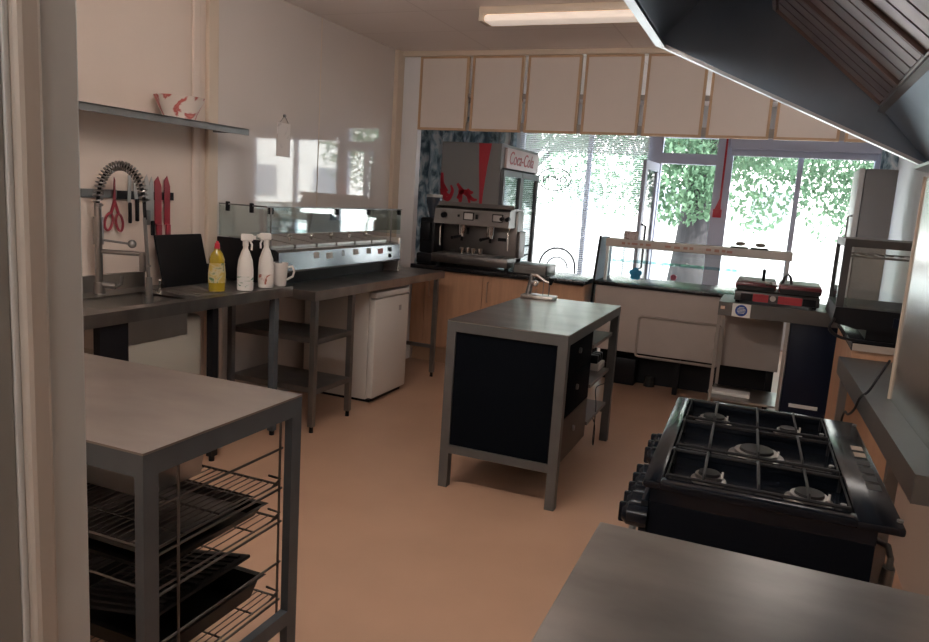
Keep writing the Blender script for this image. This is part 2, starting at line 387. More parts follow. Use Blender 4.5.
# red break-glass style pull on the door post
r = thing('fire_strap', 'red strap and small red box on the door post', 'safety strap', (-.665, SF-.03, 1.60))
build(MB().box(-.648, -.625, SF-.012, SF-.001, 1.60, 2.50), 'strap', red, r, smooth=False)
build(MB().box(-.705, -.605, SF-.06, SF-.001, 1.50, 1.60, bev=.008).prism([(-.69, SF-.03, 1.60), (-.62, SF-.03, 1.60), (-.635, SF-.02, 1.76)], (0, .018, 0)), 'red_box', red, r)

# ------------------------------------------------------------------ menu boards hung from the beam
xs = [(-3.07, -2.604), (-2.568, -2.104), (-2.068, -1.610), (-1.574, -1.112), (-1.076, -.618), (-.582, -.128), (-.092, .352), (.388, .83)]
names = ['first menu board from the left, its end against the white wall strip', 'second menu board from the left, above the drinks fridge', 'third menu board from the left, above the fridge header and blind',
         'fourth menu board from the left, above the slatted blind', 'fifth menu board from the left, above the open door', 'sixth menu board from the left, meeting the corner of the hood lip',
         'seventh menu board from the left, half hidden by the hood', 'last menu board on the right, almost hidden behind the hood']
gapm = mat('bracket_grey', (.30, .27, .25), .5)
for (a, b), lb in zip(xs, names):
    r = thing('menu_board', 'beige back of a wood-framed board, ' + lb, 'menu board', ((a+b)/2, 6.14, 2.125), 'boards hung above the counter')
    r['label'] = ('beige wood-framed ' + lb)
    build(B(a+.018, b-.018, 6.135, 6.155, 2.14, 2.735), 'board', board, r, smooth=False)
    build(frame_rect(MB(), a, b, 2.122, 2.752, 6.125, 6.165, .02), 'frame', frame_wood, r, smooth=False)
    build(B(b, b+.034, 6.145, 6.157, 2.40, 2.44), 'bracket', gapm, r, smooth=False)
    build(B(b, b+.034, 6.145, 6.157, 2.13, 2.20), 'bracket', gapm, r, smooth=False)

# ------------------------------------------------------------------ ceiling lights
r = thing('fluorescent_light', 'long cream fluorescent batten on the ceiling', 'ceiling light', (-1.1, 4.82, CEIL))
build(B(-1.96, -.2, 4.74, 4.90, 2.745, CEIL, bev=.006), 'casing', cream_trim, r)
build(B(-1.94, -.22, 4.745, 4.895, 2.695, 2.745, bev=.022), 'diffuser', emit('tube_diffuser_dim', (1, .86, .74), .40), r)
build(MB().box(-1.97, -1.94, 4.742, 4.898, 2.70, CEIL).box(-.22, -.19, 4.742, 4.898, 2.70, CEIL), 'end_cap', cream_trim, r, smooth=False)

# ------------------------------------------------------------------ wall shelf, bowl, knives
r = thing('wall_shelf', 'dark steel shelf on the left wall above the sink', 'shelf', (-3.14, 3.1, 1.84))
build(MB().box(WL+.002, -3.0, 2.2, 3.725, 1.862, 1.868).box(-3.012, -3.0, 2.2, 3.725, 1.832, 1.870), 'plate', steel_dark, r, smooth=False)
for y in (2.45, 3.70):
    build(MB().box(WL+.0, WL+.006, y-.012, y+.012, 1.70, 1.93).box(WL+.006, -3.02, y-.006, y+.006, 1.842, 1.861), 'bracket', steel_dark, r, smooth=False)
bowl_m = pattern_mat('red_splashed_bowl', (.80, .72, .66), (.50, .10, .09), (.72, .30, .26), 6, .35, .50, .56)
o = build(MB().lathe([(0, 0), (.075, 0), (.083, .004), (.133, .120), (.137, .123), (.129, .123), (.077, .012), (0, .012)], (-3.13, 3.29, 1.8705), 32), 'mixing_bowl', bowl_m, None, (-3.13, 3.29, 1.8705))
tag(o, 'white bowl with red splashes on the wall shelf', 'bowl')

XW = WL+.0
r = thing('knife_rack', 'magnetic knife strip on the wall behind the tap', 'knife rack', (WL, 3.08, 1.44))
build(B(WL, WL+.016, 2.98, 3.385, 1.42, 1.465), 'magnet_bar', black, r, smooth=False)
build(B(WL, WL+.014, 2.73, 2.98, 1.424, 1.468), 'steel_end', steel_dark, r, smooth=False)
def knife(y, ztip, zb, zend, w, bm_, hm, label, lean=0.0):
    x = WL+.018
    rt = thing('kitchen_knife', label, 'knife', (x, y, zend), 'knives on the magnetic strip')
    build(MB().prism([(x, y-w/2, zb), (x, y+w/2, zb), (x, y+w/2+lean*.5, ztip-.06), (x, y+lean, ztip), (x, y-w/2+lean*.6, ztip-.03)], (.003, 0, 0)), 'blade', bm_, rt, smooth=False)
    build(B(x-.001, x+.017, y-w*.36, y+w*.36, zend, zb+.004, bev=.006), 'handle', hm, rt)
redk = mat('red_knife', (.24, .022, .036), .4)
knife(3.262, 1.555, 1.28, 1.14, .052, redk, redk, 'wider red knife with red blade, left of the red pair')
knife(3.33, 1.56, 1.28, 1.16, .045, redk, redk, 'slimmer red knife at the right end of the strip')
knife(3.055, 1.58, 1.40, 1.29, .022, steel, black, 'small steel knife with black handle next to the scissors', .01)
knife(3.105, 1.55, 1.42, 1.30, .026, steel, black, 'steel knife with black handle, third along the strip', -.015)
knife(3.18, 1.56, 1.36, 1.28, .040, steel, steel_dark, 'broad steel blade just behind the tap hose')
knife(3.215, 1.55, 1.30, 1.22, .028, steel, black, 'narrow steel knife between the tap hose and the red knives')
r = thing('scissors', 'red-handled kitchen scissors hanging open on the knife strip', 'scissors', (WL+.018, 2.95, 1.26))
x = WL+.02
build(MB().prism([(x, 2.945, 1.40), (x, 2.965, 1.40), (x, 2.962, 1.52), (x, 2.955, 1.535)], (.003, 0, 0)), 'blade', redk, r, smooth=False)
def loop(cy, cz, ry, rz, t=0.0):
    return [(x+.004, cy+ry*math.cos(a)*math.cos(t)-rz*math.sin(a)*math.sin(t), cz+ry*math.cos(a)*math.sin(t)+rz*math.sin(a)*math.cos(t)) for a in [2*PI*i/20 for i in range(20)]]
build(MB().tube(loop(2.915, 1.30, .024, .046, -.25), .007, 7, True).tube([(x+.003, 2.93, 1.34), (x+.003, 2.955, 1.41)], .008), 'finger_ring', redk, r)
build(MB().tube(loop(2.985, 1.295, .022, .046, .15), .007, 7, True).tube([(x+.003, 2.98, 1.34), (x+.003, 2.955, 1.41)], .008), 'finger_ring', redk, r)

# ------------------------------------------------------------------ sink counter
SZ = .935; SX = -2.715
r = thing('sink_counter', 'stainless steel sink counter with drainer along the left wall', 'sink', (-3.0, 3.0, 0))
top = MB()
bx0, bx1, by0, by1 = -3.10, -2.785, 2.45, 2.98
top.box(WL+.03, SX, 1.75, by0, SZ-.012, SZ).box(WL+.03, SX, by1, 3.81, SZ-.012, SZ).box(WL+.03, bx0, by0, by1, SZ-.012, SZ).box(bx1, SX, by0, by1, SZ-.012, SZ)
top.box(SX-.012, SX, 1.75, 3.81, SZ-.062, SZ-.012).box(WL+.03, SX-.012, 3.798, 3.81, SZ-.062, SZ-.012)
for k in range(9):
    xx = -3.12+.04*k; top.cyl((xx, 3.06, SZ+.0005), (xx, 3.70, SZ+.0005), .004, seg=6)
build(top, 'counter_top', steel_top, r, smooth=False)
bs = MB(); d = .19
bs.box(bx0-.003, bx0, by0, by1, SZ-d, SZ-.002).box(bx1, bx1+.003, by0, by1, SZ-d, SZ-.002).box(bx0, bx1, by0-.003, by0, SZ-d, SZ-.002).box(bx0, bx1, by1, by1+.003, SZ-d, SZ-.002).box(bx0, bx1, by0, by1, SZ-d-.003, SZ-d)
bs.cyl((-2.95, 2.72, SZ-d), (-2.95, 2.72, SZ-d+.004), .035, seg=18)
build(bs, 'basin', steel, r, smooth=False)
build(B(WL+.008, WL+.03, 1.75, 3.15, SZ-.01, 1.02), 'upstand', steel, r, smooth=False)
for (lx, ly, w) in ((SX-.04, 2.47, .16), (SX-.04, 3.14, .045), (SX-.04, 3.68, .04), (WL+.06, 2.47, .045), (WL+.06, 3.68, .04)):
    build(B(lx-.02, lx+.02, ly-w/2, ly+w/2, .03, SZ-.06), 'leg', black if w > .1 or ly == 3.14 else galv, r, smooth=False)
    build(MB().cyl((lx, ly, 0), (lx, ly, .03), .016), 'foot', black, r)
build(MB().cyl((SX-.06, 3.22, .05), (SX-.06, 3.22, SZ-.06), .022), 'waste_pipe', steel, r)
build(B(-3.2, SX-.04, 2.40, 3.16, .44, .46), 'shelf', steel_dark, r, smooth=False)
o = build(B(-3.18, SX-.07, 2.56, 3.105, .46, .84, bev=.035, seg=4), 'water_heater', mat('shaded_white', (.34, .33, .29), .4), None, (-2.98, 2.83, .46)); tag(o, 'white rounded box unit under the sink counter', 'appliance')  # white unit darkened: the shade under the counter is in its colour

# pre-rinse tap
r = thing('spray_tap', 'tall chrome pre-rinse tap with coiled spring hose at the sink', 'tap', (-3.19, 2.79, SZ))
tx, ty = -3.19, 2.79
tapm = mat('tap_chrome', (.30, .29, .285), .28, 1)
build(MB().cyl((tx, ty, SZ), (tx, ty, SZ+.06), .030, .026).cyl((tx, ty, SZ+.06), (tx, ty, 1.30), .019).cyl((tx, ty, 1.19), (tx, ty, 1.33), .026).cyl((tx, ty, 1.33), (tx, ty, 1.40), .018), 'column', tapm, r)
P0, P1 = V((tx, ty, 1.38)), V((-2.99, 2.90, 1.36))
dv = (P1-P0); mid = (P0+P1)/2
path = []
for i in range(41):
    a = PI*i/40; q = mid - dv/2*math.cos(a); path.append(V((q.x, q.y, 1.38+.215*math.sin(a)**.85 if 0 < i < 40 else 1.38)))
path = path + [V((P1.x+.001, P1.y+.004, 1.33))]
build(MB().tube(path, .009, 8), 'hose', black, r)
# spring coil around the hose
coil = []; turns = 27; n = turns*10
for i in range(n+1):
    t = i/n*.93; f = t*(len(path)-1); k = min(int(f), len(path)-2); p = path[k].lerp(path[k+1], f-k); tan = (path[k+1]-path[k]).normalized()
    side = dv.normalized().cross(V((0, 0, 1))).normalized(); nn = tan.cross(side)
    a = 2*PI*turns*i/n; coil.append(p + .022*(math.cos(a)*side + math.sin(a)*nn))
build(MB().tube(coil, .0046, 5), 'spring', tapm, r)
build(MB().tube([(P1.x, P1.y, 1.34), (P1.x+.005, P1.y+.01, 1.15), (P1.x+.005, P1.y+.02, 1.02)], .009, 8).cyl((P1.x+.005, P1.y+.02, 1.03), (P1.x+.005, P1.y+.02, .93), .016, .020).cyl((P1.x+.005, P1.y+.02, .93), (P1.x+.005, P1.y+.02, .86), .024, .021), 'spray_head', steel_dark, r)
build(MB().tube([(tx, ty, 1.215), (tx+.13, ty+.08, 1.20)], .006).sphere((tx+.14, ty+.085, 1.20), .022), 'holder_arm', steel_dark, r)
build(MB().cyl((tx, ty, 1.155), (tx+.20, ty+.12, 1.15), .012).cyl((tx+.185, ty+.11, 1.16), (tx+.185, ty+.11, 1.06), .017).cyl((tx+.19, ty+.11, 1.09), (tx+.22, ty+.13, 1.09), .006), 'pot_spout', tapm, r)
build(MB().cyl((tx, ty, .985), (tx+.07, ty+.04, .975), .017).tube([(tx+.07, ty+.04, .975), (tx+.10, ty+.05, .99), (tx+.10, ty+.055, 1.03)], .008), 'lever', steel_dark, r)
build(MB().cyl((-3.0, 3.01, SZ), (-3.0, 3.01, SZ+.02), .012).tube([(-3.0, 3.01, SZ+.02), (-2.99, 3.00, SZ+.07), (-2.98, 2.99, SZ+.075)], .005), 'waste_lever', chrome, r)

# chopping board, dark boxes
mb = MB(); mb.M = Matrix.Translation((-3.12, 3.345, SZ+.003)) @ Matrix.Rotation(math.radians(-14), 4, 'Y') @ Matrix.Translation((0, 0, 0))
mb.box(-.006, .006, -.185, .185, 0, .30, bev=.018)
o = build(mb, 'chopping_board', mat('black_chopping_board', (.006, .006, .007), .5, spec=.15), None, (-3.12, 3.345, SZ)); tag(o, 'black chopping board leaning against the wall on the drainer', 'chopping board')
o = build(MB().lathe([(0, 0), (.045, 0), (.05, .005), (.055, .10), (.05, .10), (.043, .01), (0, .01)], (-3.19, 3.60, SZ+.003)), 'cutlery_pot', black, None, (-3.19, 3.60, SZ+.003)); tag(o, 'small black pot on the drainer beside the chopping board', 'pot')

# bottles and mug
r = thing('detergent_bottle', 'yellow washing-up liquid bottle with red cap', 'bottle', (-2.845, 3.275, SZ+.004))
lq = mat('yellow_detergent', (.30, .22, .015), .15, coat=.5)
mb = MB(); mb.M = Matrix.Translation((-2.845, 3.275, SZ+.004)) @ Matrix.Rotation(math.radians(-38), 4, 'Z') @ Matrix.Diagonal((.65, 1, 1, 1))
mb.lathe([(0, 0), (.043, 0), (.046, .01), (.046, .10), (.040, .15), (.043, .18), (.03, .215), (.016, .232), (.014, .242), (0, .242)])
bb = build(mb, 'bottle_body', lq, r)
mb = MB(); mb.M = Matrix.Translation((-2.845, 3.275, SZ+.004)) @ Matrix.Rotation(math.radians(-38), 4, 'Z') @ Matrix.Diagonal((.66, 1.01, 1, 1))
mb.lathe([(.0475, .05), (.0475, .10), (.042, .15), (.0435, .16)])
build(mb, 'bottle_label', pattern_mat('detergent_label', (.44, .33, .08), (.50, .45, .30), (.06, .16, .06), 18, .4, .40, .52), r)
build(MB().cyl((-2.845, 3.275, SZ+.244), (-2.845, 3.275, SZ+.275), .016, .013).cyl((-2.845, 3.275, SZ+.275), (-2.845, 3.275, SZ+.285), .007), 'cap', red, r)
def spray(x, y, label, lab, face):
    rt = thing('spray_bottle', label, 'bottle', (x, y, SZ+.004), 'white trigger spray bottles by the sink')
    Mx = Matrix.Translation((x, y, SZ+.004)) @ Matrix.Rotation(face, 4, 'Z') @ Matrix.Diagonal((.92, 1, 1.08, 1))
    mb = MB(); mb.M = Mx @ Matrix.Diagonal((1, .72, 1, 1)); mb.lathe([(0, 0), (.046, 0), (.05, .01), (.05, .11), (.044, .16), (.026, .205), (.016, .222), (.016, .235), (0, .235)])
    build(mb, 'bottle_body', white_pl, rt)
    mb = MB(); mb.M = Mx @ Matrix.Diagonal((1, .73, 1, 1)); mb.lathe([(.0505, .02), (.0508, .07), (.0505, .075)])
    build(mb, 'label_band', lab, rt)
    mb = MB(); mb.M = Mx
    mb.cyl((0, 0, .235), (0, 0, .262), .018).box(-.03, .045, -.013, .013, .262, .300, bev=.009).box(.042, .062, -.008, .008, .274, .292, bev=.003)
    mb.tube([(.025, 0, .265), (.038, 0, .245), (.036, 0, .215)], .006)
    build(mb, 'trigger_head', white_pl, rt)
grn = pattern_mat('spray_label_green', (.68, .68, .66), (.10, .24, .16), (.05, .12, .09), 14, .4, .55, .6, (1, 1, 3))
brn = pattern_mat('spray_label_red', (.66, .62, .58), (.34, .07, .05), (.08, .18, .09), 12, .4, .5, .56, (1, 1, 1.5))
spray(-2.775, 3.43, 'slim white spray bottle next to the yellow detergent', grn, math.radians(30))
spray(-2.772, 3.615, 'larger white spray bottle with red label beside the mug', brn, math.radians(210))
MX, MY, MZ = -2.775, 3.755, SZ+.002
r = thing('mug', 'tall white mug standing by the spray bottles', 'mug', (MX, MY, MZ))
build(MB().lathe([(0, 0), (.036, 0), (.040, .006), (.050, .140), (.0505, .143), (.045, .143), (.035, .012), (0, .012)], (MX, MY, MZ)), 'cup', white_pl, r)
hx, hy = math.cos(math.radians(25)), math.sin(math.radians(25))
build(MB().tube([(MX+hx*d_, MY+hy*d_, MZ+z_) for d_, z_ in ((.046, .118), (.075, .124), (.088, .095), (.080, .062), (.043, .040))], .007), 'handle', white_pl, r)

# ------------------------------------------------------------------ long prep table with shelves and under-counter fridge
TZ = .915; TX = -2.555
r = thing('prep_table', 'long stainless prep table with two side shelves on the left wall', 'table', (-2.92, 4.85, 0))
t = MB().box(WL+.01, TX, 3.82, 5.76, TZ-.012, TZ).box(TX-.012, TX, 3.82, 5.76, TZ-.06, TZ-.012).box(WL+.01, TX-.012, 3.82, 3.832, TZ-.06, TZ-.012).box(WL+.01, TX-.012, 5.748, 5.76, TZ-.06, TZ-.012)
build(t, 'table_top', steel_top, r, smooth=False)
for lx, ly in ((TX-.022, 3.85), (TX-.022, 4.285), (TX-.03, 5.67), (-3.22, 3.85), (-3.22, 4.285), (-3.22, 5.67)):
    l = build(B(lx-.018, lx+.018, ly-.018, ly+.018, .04, TZ-.06), 'leg', steel_dark, r, smooth=False)
    build(MB().cyl((lx, ly, 0), (lx, ly, .04), .014, .012), 'foot', black, l)
for z in (.61, .285):
    build(MB().box(-3.24, TX-.002, 3.87, 4.265, z-.035, z), 'shelf', steel_dark, r, smooth=False)
build(B(-3.20, TX-.05, 5.66, 5.68, .25, .28), 'rail', steel_dark, r, smooth=False)
r = thing('fridge', 'white under-counter fridge beneath the prep table', 'fridge', (-2.9, 4.89, 0))
build(B(-3.2, -2.645, 4.645, 5.165, .02, .825, bev=.008), 'cabinet', white_fr, r)
dr = build(B(-2.64, -2.585, 4.640, 5.170, .035, .775, bev=.012), 'door', white_fr, r)
build(B(-2.640, -2.58, 4.640, 5.170, .785, .828, bev=.008), 'top_edge', white_fr, r)
build(B(-2.5845, -2.583, 5.0, 5.04, .66, .70), 'badge', mat('grey_badge', (.35, .32, .30), .4), dr, smooth=False)
build(B(-3.19, -2.62, 4.66, 5.15, 0, .02), 'plinth', black, r, smooth=False)

# ------------------------------------------------------------------ heated topping unit
r = thing('topping_unit', 'stainless heated servery unit with glass screen on the prep table', 'food warmer', (-3.02, 4.6, TZ))
build(B(-3.20, -2.90, 3.84, 5.30, TZ+.001, 1.01), 'plinth', black, r, smooth=False)
build(B(-3.25, -2.88, 3.735, 3.765, .94, 1.205, bev=.006), 'end_panel', black, r)
build(MB().prism([(-2.79, 3.765, 1.008), (-2.785, 3.765, 1.02), (-2.795, 3.765, 1.135), (-2.815, 3.765, 1.15), (-3.25, 3.765, 1.195), (-3.25, 3.765, 1.008)], (0, 1.60, 0)), 'body', mat('servery_steel', (.33, .35, .37), .20, 1, var=.08), r, smooth=False)
def zs(x): return 1.15+(-2.815-x)*.1034
for k in range(6):
    y0 = 3.80+k*.25
    l = build(MB().prism([(-2.87, y0, zs(-2.87)+.001), (-3.21, y0, zs(-3.21)+.001), (-3.21, y0, zs(-3.21)+.016), (-2.87, y0, zs(-2.87)+.016)], (0, .225, 0)), 'pan_lid', steel, r, smooth=False)
    build(MB().cyl((-3.0, y0+.11, zs(-3.0)+.015), (-3.0, y0+.11, zs(-3.0)+.035), .010).sphere((-3.0, y0+.11, zs(-3.0)+.042), .018), 'knob', chrome, l)
lab_m = mat('small_paper_label', (.50, .49, .48), .6)
for (y0, w, z0, m_) in ((4.14, .06, 1.085, lab_m), (4.29, .075, 1.075, lab_m), (4.49, .03, 1.085, steel_dark), (4.64, .07, 1.085, lab_m), (4.83, .065, 1.085, lab_m), (5.0, .08, 1.075, mat('pink_label', (.55, .25, .25), .5))):
    mb = MB(); mb.prism([(-2.7893, y0, z0), (-2.7893, y0+w, z0), (-2.793, y0+w, z0+.04), (-2.793, y0, z0+.04)], (.0015, 0, 0)); build(mb, 'sticker', m_, r, smooth=False)
build(MB().box(-2.80, -2.783, 5.17, 5.21, 1.09, 1.12), 'switch', black, r, smooth=False)
build(MB().box(-2.80, -2.783, 5.17, 5.21, 1.04, 1.07), 'switch', black, r, smooth=False)
build(B(-3.25, -2.80, 5.37, 5.40, TZ+.001, 1.19, bev=.006), 'far_end', steel, r)
g0 = 1.21; g1 = 1.408
build(MB().box(-3.25, -2.885, 3.757, 3.763, g0, g1), 'end_glass', g_green, r, smooth=False)
build(MB().box(-2.888, -2.882, 3.765, 5.53, 1.245, g1), 'front_glass', g_green, r, smooth=False)
build(MB().box(-3.25, -2.885, 5.53, 5.536, g0, g1), 'end_glass', g_green, r, smooth=False)
build(MB().box(-2.893, -2.878, 3.752, 5.54, g1, g1+.008), 'glass_rail', steel_dark, r, smooth=False)
build(MB().box(-3.25, -2.893, 3.752, 3.768, g1, g1+.008), 'glass_rail', steel_dark, r, smooth=False)
for y in (3.80, 4.55, 5.0, 5.5):
    build(B(-2.898, -2.872, y-.010, y+.010, g1-.04, g1-.001), 'glass_clamp', black, r, smooth=False)
for xx in (-3.185, -3.0):
    build(B(xx-.012, xx+.012, 3.750, 3.770, g1-.04, g1+.02, bev=.004), 'glass_clamp', black, r)
for yy_ in (3.785, 5.345):
    build(MB().cyl((-2.872, yy_, 1.15), (-2.872, yy_, g1), .006), 'post', steel_dark, r)
o = build(B(WL+.0065, WL+.03, 5.06, 5.13, 1.30, 1.39, bev=.004), 'wall_socket', black, None, (WL, 5.1, 1.3)); tag(o, 'black socket on the glossy wall behind the servery glass', 'socket')
o = build(B(-3.17, -3.03, 5.58, 5.71, TZ+.001, 1.12, bev=.01), 'napkin_box', black, None, (-3.1, 5.65, TZ+.001)); tag(o, 'small black box at the far end of the prep table', 'box')
# paper in a clear pocket on the cladding
r = thing('wall_notice', 'paper notice in a clear pocket hung high on the glossy wall', 'notice', (WL, 4.43, 1.75))
build(B(WL+.007, WL+.010, 4.36, 4.51, 1.75, 1.98), 'paper', pattern_mat('notice_paper', (.74, .70, .68), (.60, .56, .54), (.62, .40, .38), 9, .6, .54, .60), r, smooth=False)
build(MB().cyl((WL+.0065, 4.435, 2.03), (WL+.02, 4.435, 2.03), .010).tube([(WL+.014, 4.435, 2.03), (WL+.012, 4.39, 1.985)], .002, 5).tube([(WL+.014, 4.435, 2.03), (WL+.012, 4.48, 1.985)], .002, 5), 'hook', steel_dark, r)
r['label'] = 'white paper notice hung on a hook on the glossy wall above the servery'

# ------------------------------------------------------------------ back counter
r = thing('counter_cabinet', 'beech-fronted base cabinets under the black worktop', 'cabinet', (-2.25, 6.45, 0))
build(B(-3.07, -1.43, 6.19, 6.74, .15, .87), 'carcass', beech, r, smooth=False)
build(B(-3.05, -1.45, 6.22, 6.72, 0, .15), 'plinth', mat('beech_plinth', (.40, .25, .16), .5), r, smooth=False)
hm = mat('door_handle_dull', (.42, .30, .22), .4, .3)
for i, (a, b) in enumerate(((-3.065, -2.93), (-2.925, -2.36), (-2.355, -1.90), (-1.895, -1.435))):
    d_ = build(B(a, b, 6.17, 6.19, .155, .865, bev=.002), 'door', beech, r, smooth=False)
    if i: build(MB().tube([(a+.05, 6.17, .63), (a+.05, 6.145, .64), (a+.05, 6.145, .80), (a+.05, 6.17, .81)], .006), 'handle', hm, d_)
o = build(B(-3.07, -1.43, 6.125, 6.76, .873, .912, bev=.004), 'worktop', wtop, None, (-2.25, 6.44, .873)); tag(o, 'black worktop over the beech cabinets', 'worktop')

# espresso machine
WZ = .913
r = thing('espresso_machine', 'two-group steel espresso machine on the black worktop', 'coffee machine', (-2.52, 6.4, WZ))
m_ = steel
espd = mat('espresso_steel', (.17, .16, .155), .42, 1, var=.1)
esph = mat('espresso_front', (.185, .175, .17), .38, 1, var=.06)
build(MB().box(-2.89, -2.15, 6.42, 6.58, WZ+.03, 1.45, bev=.01), 'rear_body', espd, r)
build(MB().prism([(-2.90, 6.22, 1.30), (-2.90, 6.24, 1.44), (-2.90, 6.28, 1.462), (-2.90, 6.60, 1.462), (-2.90, 6.60, 1.30)], (.73, 0, 0)), 'head', esph, r, smooth=False)
build(MB().box(-2.88, -2.14, 6.26, 6.56, 1.463, 1.47).box(-2.88, -2.14, 6.262, 6.27, 1.47, 1.50), 'cup_tray', espd, r, smooth=False)
build(MB().box(-2.90, -2.15, 6.20, 6.58, WZ+.03, 1.03, bev=.01), 'base', espd, r)
build(MB().box(-2.86, -2.26, 6.21, 6.40, 1.03, 1.038), 'drip_grid', steel_dark, r, smooth=False)
build(MB().box(-2.15, -2.12, 6.42, 6.58, 1.03, 1.27, bev=.01), 'side_box', espd, r)
for fx in (-2.85, -2.17):
    for fy in (6.25, 6.65): build(MB().cyl((fx, fy, WZ), (fx, fy, WZ+.03), .02), 'foot', black, r)
def cp(x, z): return (x, 6.22+(z-1.30)*.143-.004, z)
for cx in (-2.56, -2.28):
    f = frame_rect(MB(), cx-.05, cx+.05, 1.345, 1.415, 6.222, 6.235, .008); build(f, 'display_frame', black, r, smooth=False)
    build(B(cx-.042, cx+.042, 6.226, 6.236, 1.353, 1.407), 'display', lab_m, r, smooth=False)
for kx, rr in ((-2.80, .028), (-2.13-.05, .022), (-2.07-.02-.04*0-.0, .0)):
    if rr: build(MB().cyl((kx, 6.23, 1.38), (kx, 6.195, 1.375), rr, rr*.85), 'knob', black, r)
build(MB().cyl((-2.235, 6.23, 1.38), (-2.235, 6.195, 1.375), .020, .017), 'knob', black, r)
build(MB().box(-2.49, -2.47, 6.218, 6.235, 1.36, 1.40).box(-2.665, -2.650, 6.218, 6.235, 1.37, 1.39), 'button', black, r, smooth=False)
for gx in (-2.66, -2.38):
    gh = build(MB().cyl((gx, 6.34, 1.30), (gx, 6.34, 1.22), .045, .04).cyl((gx, 6.34, 1.22), (gx, 6.34, 1.19), .036), 'group_head', chrome, r)
    build(MB().cyl((gx, 6.31, 1.195), (gx-.03, 6.18, 1.18), .012, .016).cyl((gx, 6.34, 1.19), (gx, 6.34, 1.15), .012), 'portafilter', black, gh)
for wx in (-2.83, -2.17): build(MB().tube([(wx, 6.26, 1.30), (wx, 6.22, 1.26), (wx+.01, 6.21, 1.10)], .006), 'steam_wand', chrome, r)
build(MB().box(-2.33, -2.25, 6.415, 6.422, 1.17, 1.20).box(-2.70, -2.62, 6.415, 6.422, 1.21, 1.27), 'vent', black, r, smooth=False)
# cups on drip grid
cup0 = None
for k, (cx, cy) in enumerate(((-2.62, 6.26), (-2.56, 6.27), (-2.50, 6.25), (-2.44, 6.27))):
    lb = ['leftmost', 'second', 'third', 'rightmost'][k]+' of four small steel cups on the espresso drip grid'
    if cup0 is None:
        cup0 = build(MB().lathe([(0, 0), (.020, 0), (.027, .055), (.025, .055), (.018, .004), (0, .004)], (cx, cy, 1.039), 16), 'steel_cup', chrome, None, (cx, cy, 1.039)); tag(cup0, lb, 'cup', 'steel cups on the drip grid')
    else:
        c = cup0.copy(); C.objects.link(c); c.location = (cx, cy, 1.039); c['label'] = lb

r = thing('coffee_grinder', 'tall black coffee grinder left of the espresso machine', 'grinder', (-2.975, 6.42, WZ))
build(MB().box(-3.074, -2.91, 6.24, 6.56, WZ, 1.01, bev=.015).box(-3.07, -2.912, 6.28, 6.55, 1.01, 1.34, bev=.02).box(-3.03, -2.94, 6.23, 6.30, 1.14, 1.30, bev=.01), 'body', black, r)
build(MB().lathe([(.035, 0), (.075, .14), (.075, .19), (0, .19)], (-2.99, 6.40, 1.34), 20), 'hopper', mat('smoky_hopper', (.04, .05, .07), .15), r)
build(MB().cyl((-2.99, 6.40, 1.53), (-2.99, 6.40, 1.555), .078, .076, 20), 'lid', mat('grey_lid', (.45, .44, .43), .4), r)
r = thing('knock_drawer', 'low steel knock-out drawer right of the espresso machine', 'knock box', (-1.95, 6.36, WZ))
build(B(-2.095, -1.79, 6.22, 6.52, WZ, 1.0, bev=.004), 'box', espd, r)
build(MB().box(-2.085, -1.80, 6.212, 6.22, WZ+.01, .985).box(-2.0, -1.89, 6.195, 6.212, .95, .96), 'drawer_front', steel_dark, r, smooth=False)

# ------------------------------------------------------------------ drinks fridge beyond the counter
r = thing('drinks_fridge', 'tall grey double-door drinks fridge with red logo behind the worktop', 'fridge', (-2.87, 7.5, 0))
fg = mat('fridge_grey', (.22, .21, .21), .4)
fx0, fx1, fy0, fy1, fz = -3.20, -2.56, 6.97, 8.15, 2.09
build(MB().box(fx0, fx0+.05, fy0, fy1, .05, fz).box(fx0+.05, fx1, fy0, fy0+.05, .05, fz).box(fx0+.05, fx1, fy1-.05, fy1, .05, fz).box(fx0+.05, fx1, fy0+.05, fy1-.05, .05, .35).box(fx0+.05, fx1, fy0+.05, fy1-.05, 1.86, fz), 'cabinet', fg, r, smooth=False)
build(B(fx0+.02, fx1-.02, fy0+.02, fy1-.02, 0, .05), 'plinth', black, r, smooth=False)
hp = build(B(fx1, fx1+.03, fy0+.10, fy1-.03, 1.86, 2.06, bev=.004), 'header_panel', mat('header_pink', (.62, .50, .50), .4), r)
build(text_mb('Coca-Cola', .185, Matrix.Translation((fx1+.032, 7.52, 1.96)) @ Matrix.Rotation(PI/2, 4, 'Z') @ Matrix.Rotation(PI/2, 4, 'X'), .001, .35), 'lettering', red, hp, smooth=False)
for a, b in ((fy0+.01, 7.555), (7.565, fy1-.01)):
    mb = MB(); mb.box(fx1, fx1+.04, a, a+.05, .36, 1.84).box(fx1, fx1+.04, b-.05, b, .36, 1.84).box(fx1, fx1+.04, a+.05, b-.05, .36, .42).box(fx1, fx1+.04, a+.05, b-.05, 1.78, 1.84)
    d_ = build(mb, 'door', mat('fridge_door_frame', (.10, .10, .11), .4), r, smooth=False)
    build(B(fx1+.015, fx1+.021, a+.05, b-.05, .42, 1.78), 'door_glass', glass('fridge_glass', (.75, .86, .88), .22, .03), d_, smooth=False)
sh = MB()
for z in (.7, 1.05, 1.4): sh.box(fx0+.06, fx1-.02, fy0+.06, fy1-.06, z, z+.012)
build(sh, 'shelf', white_pl, r, smooth=False)
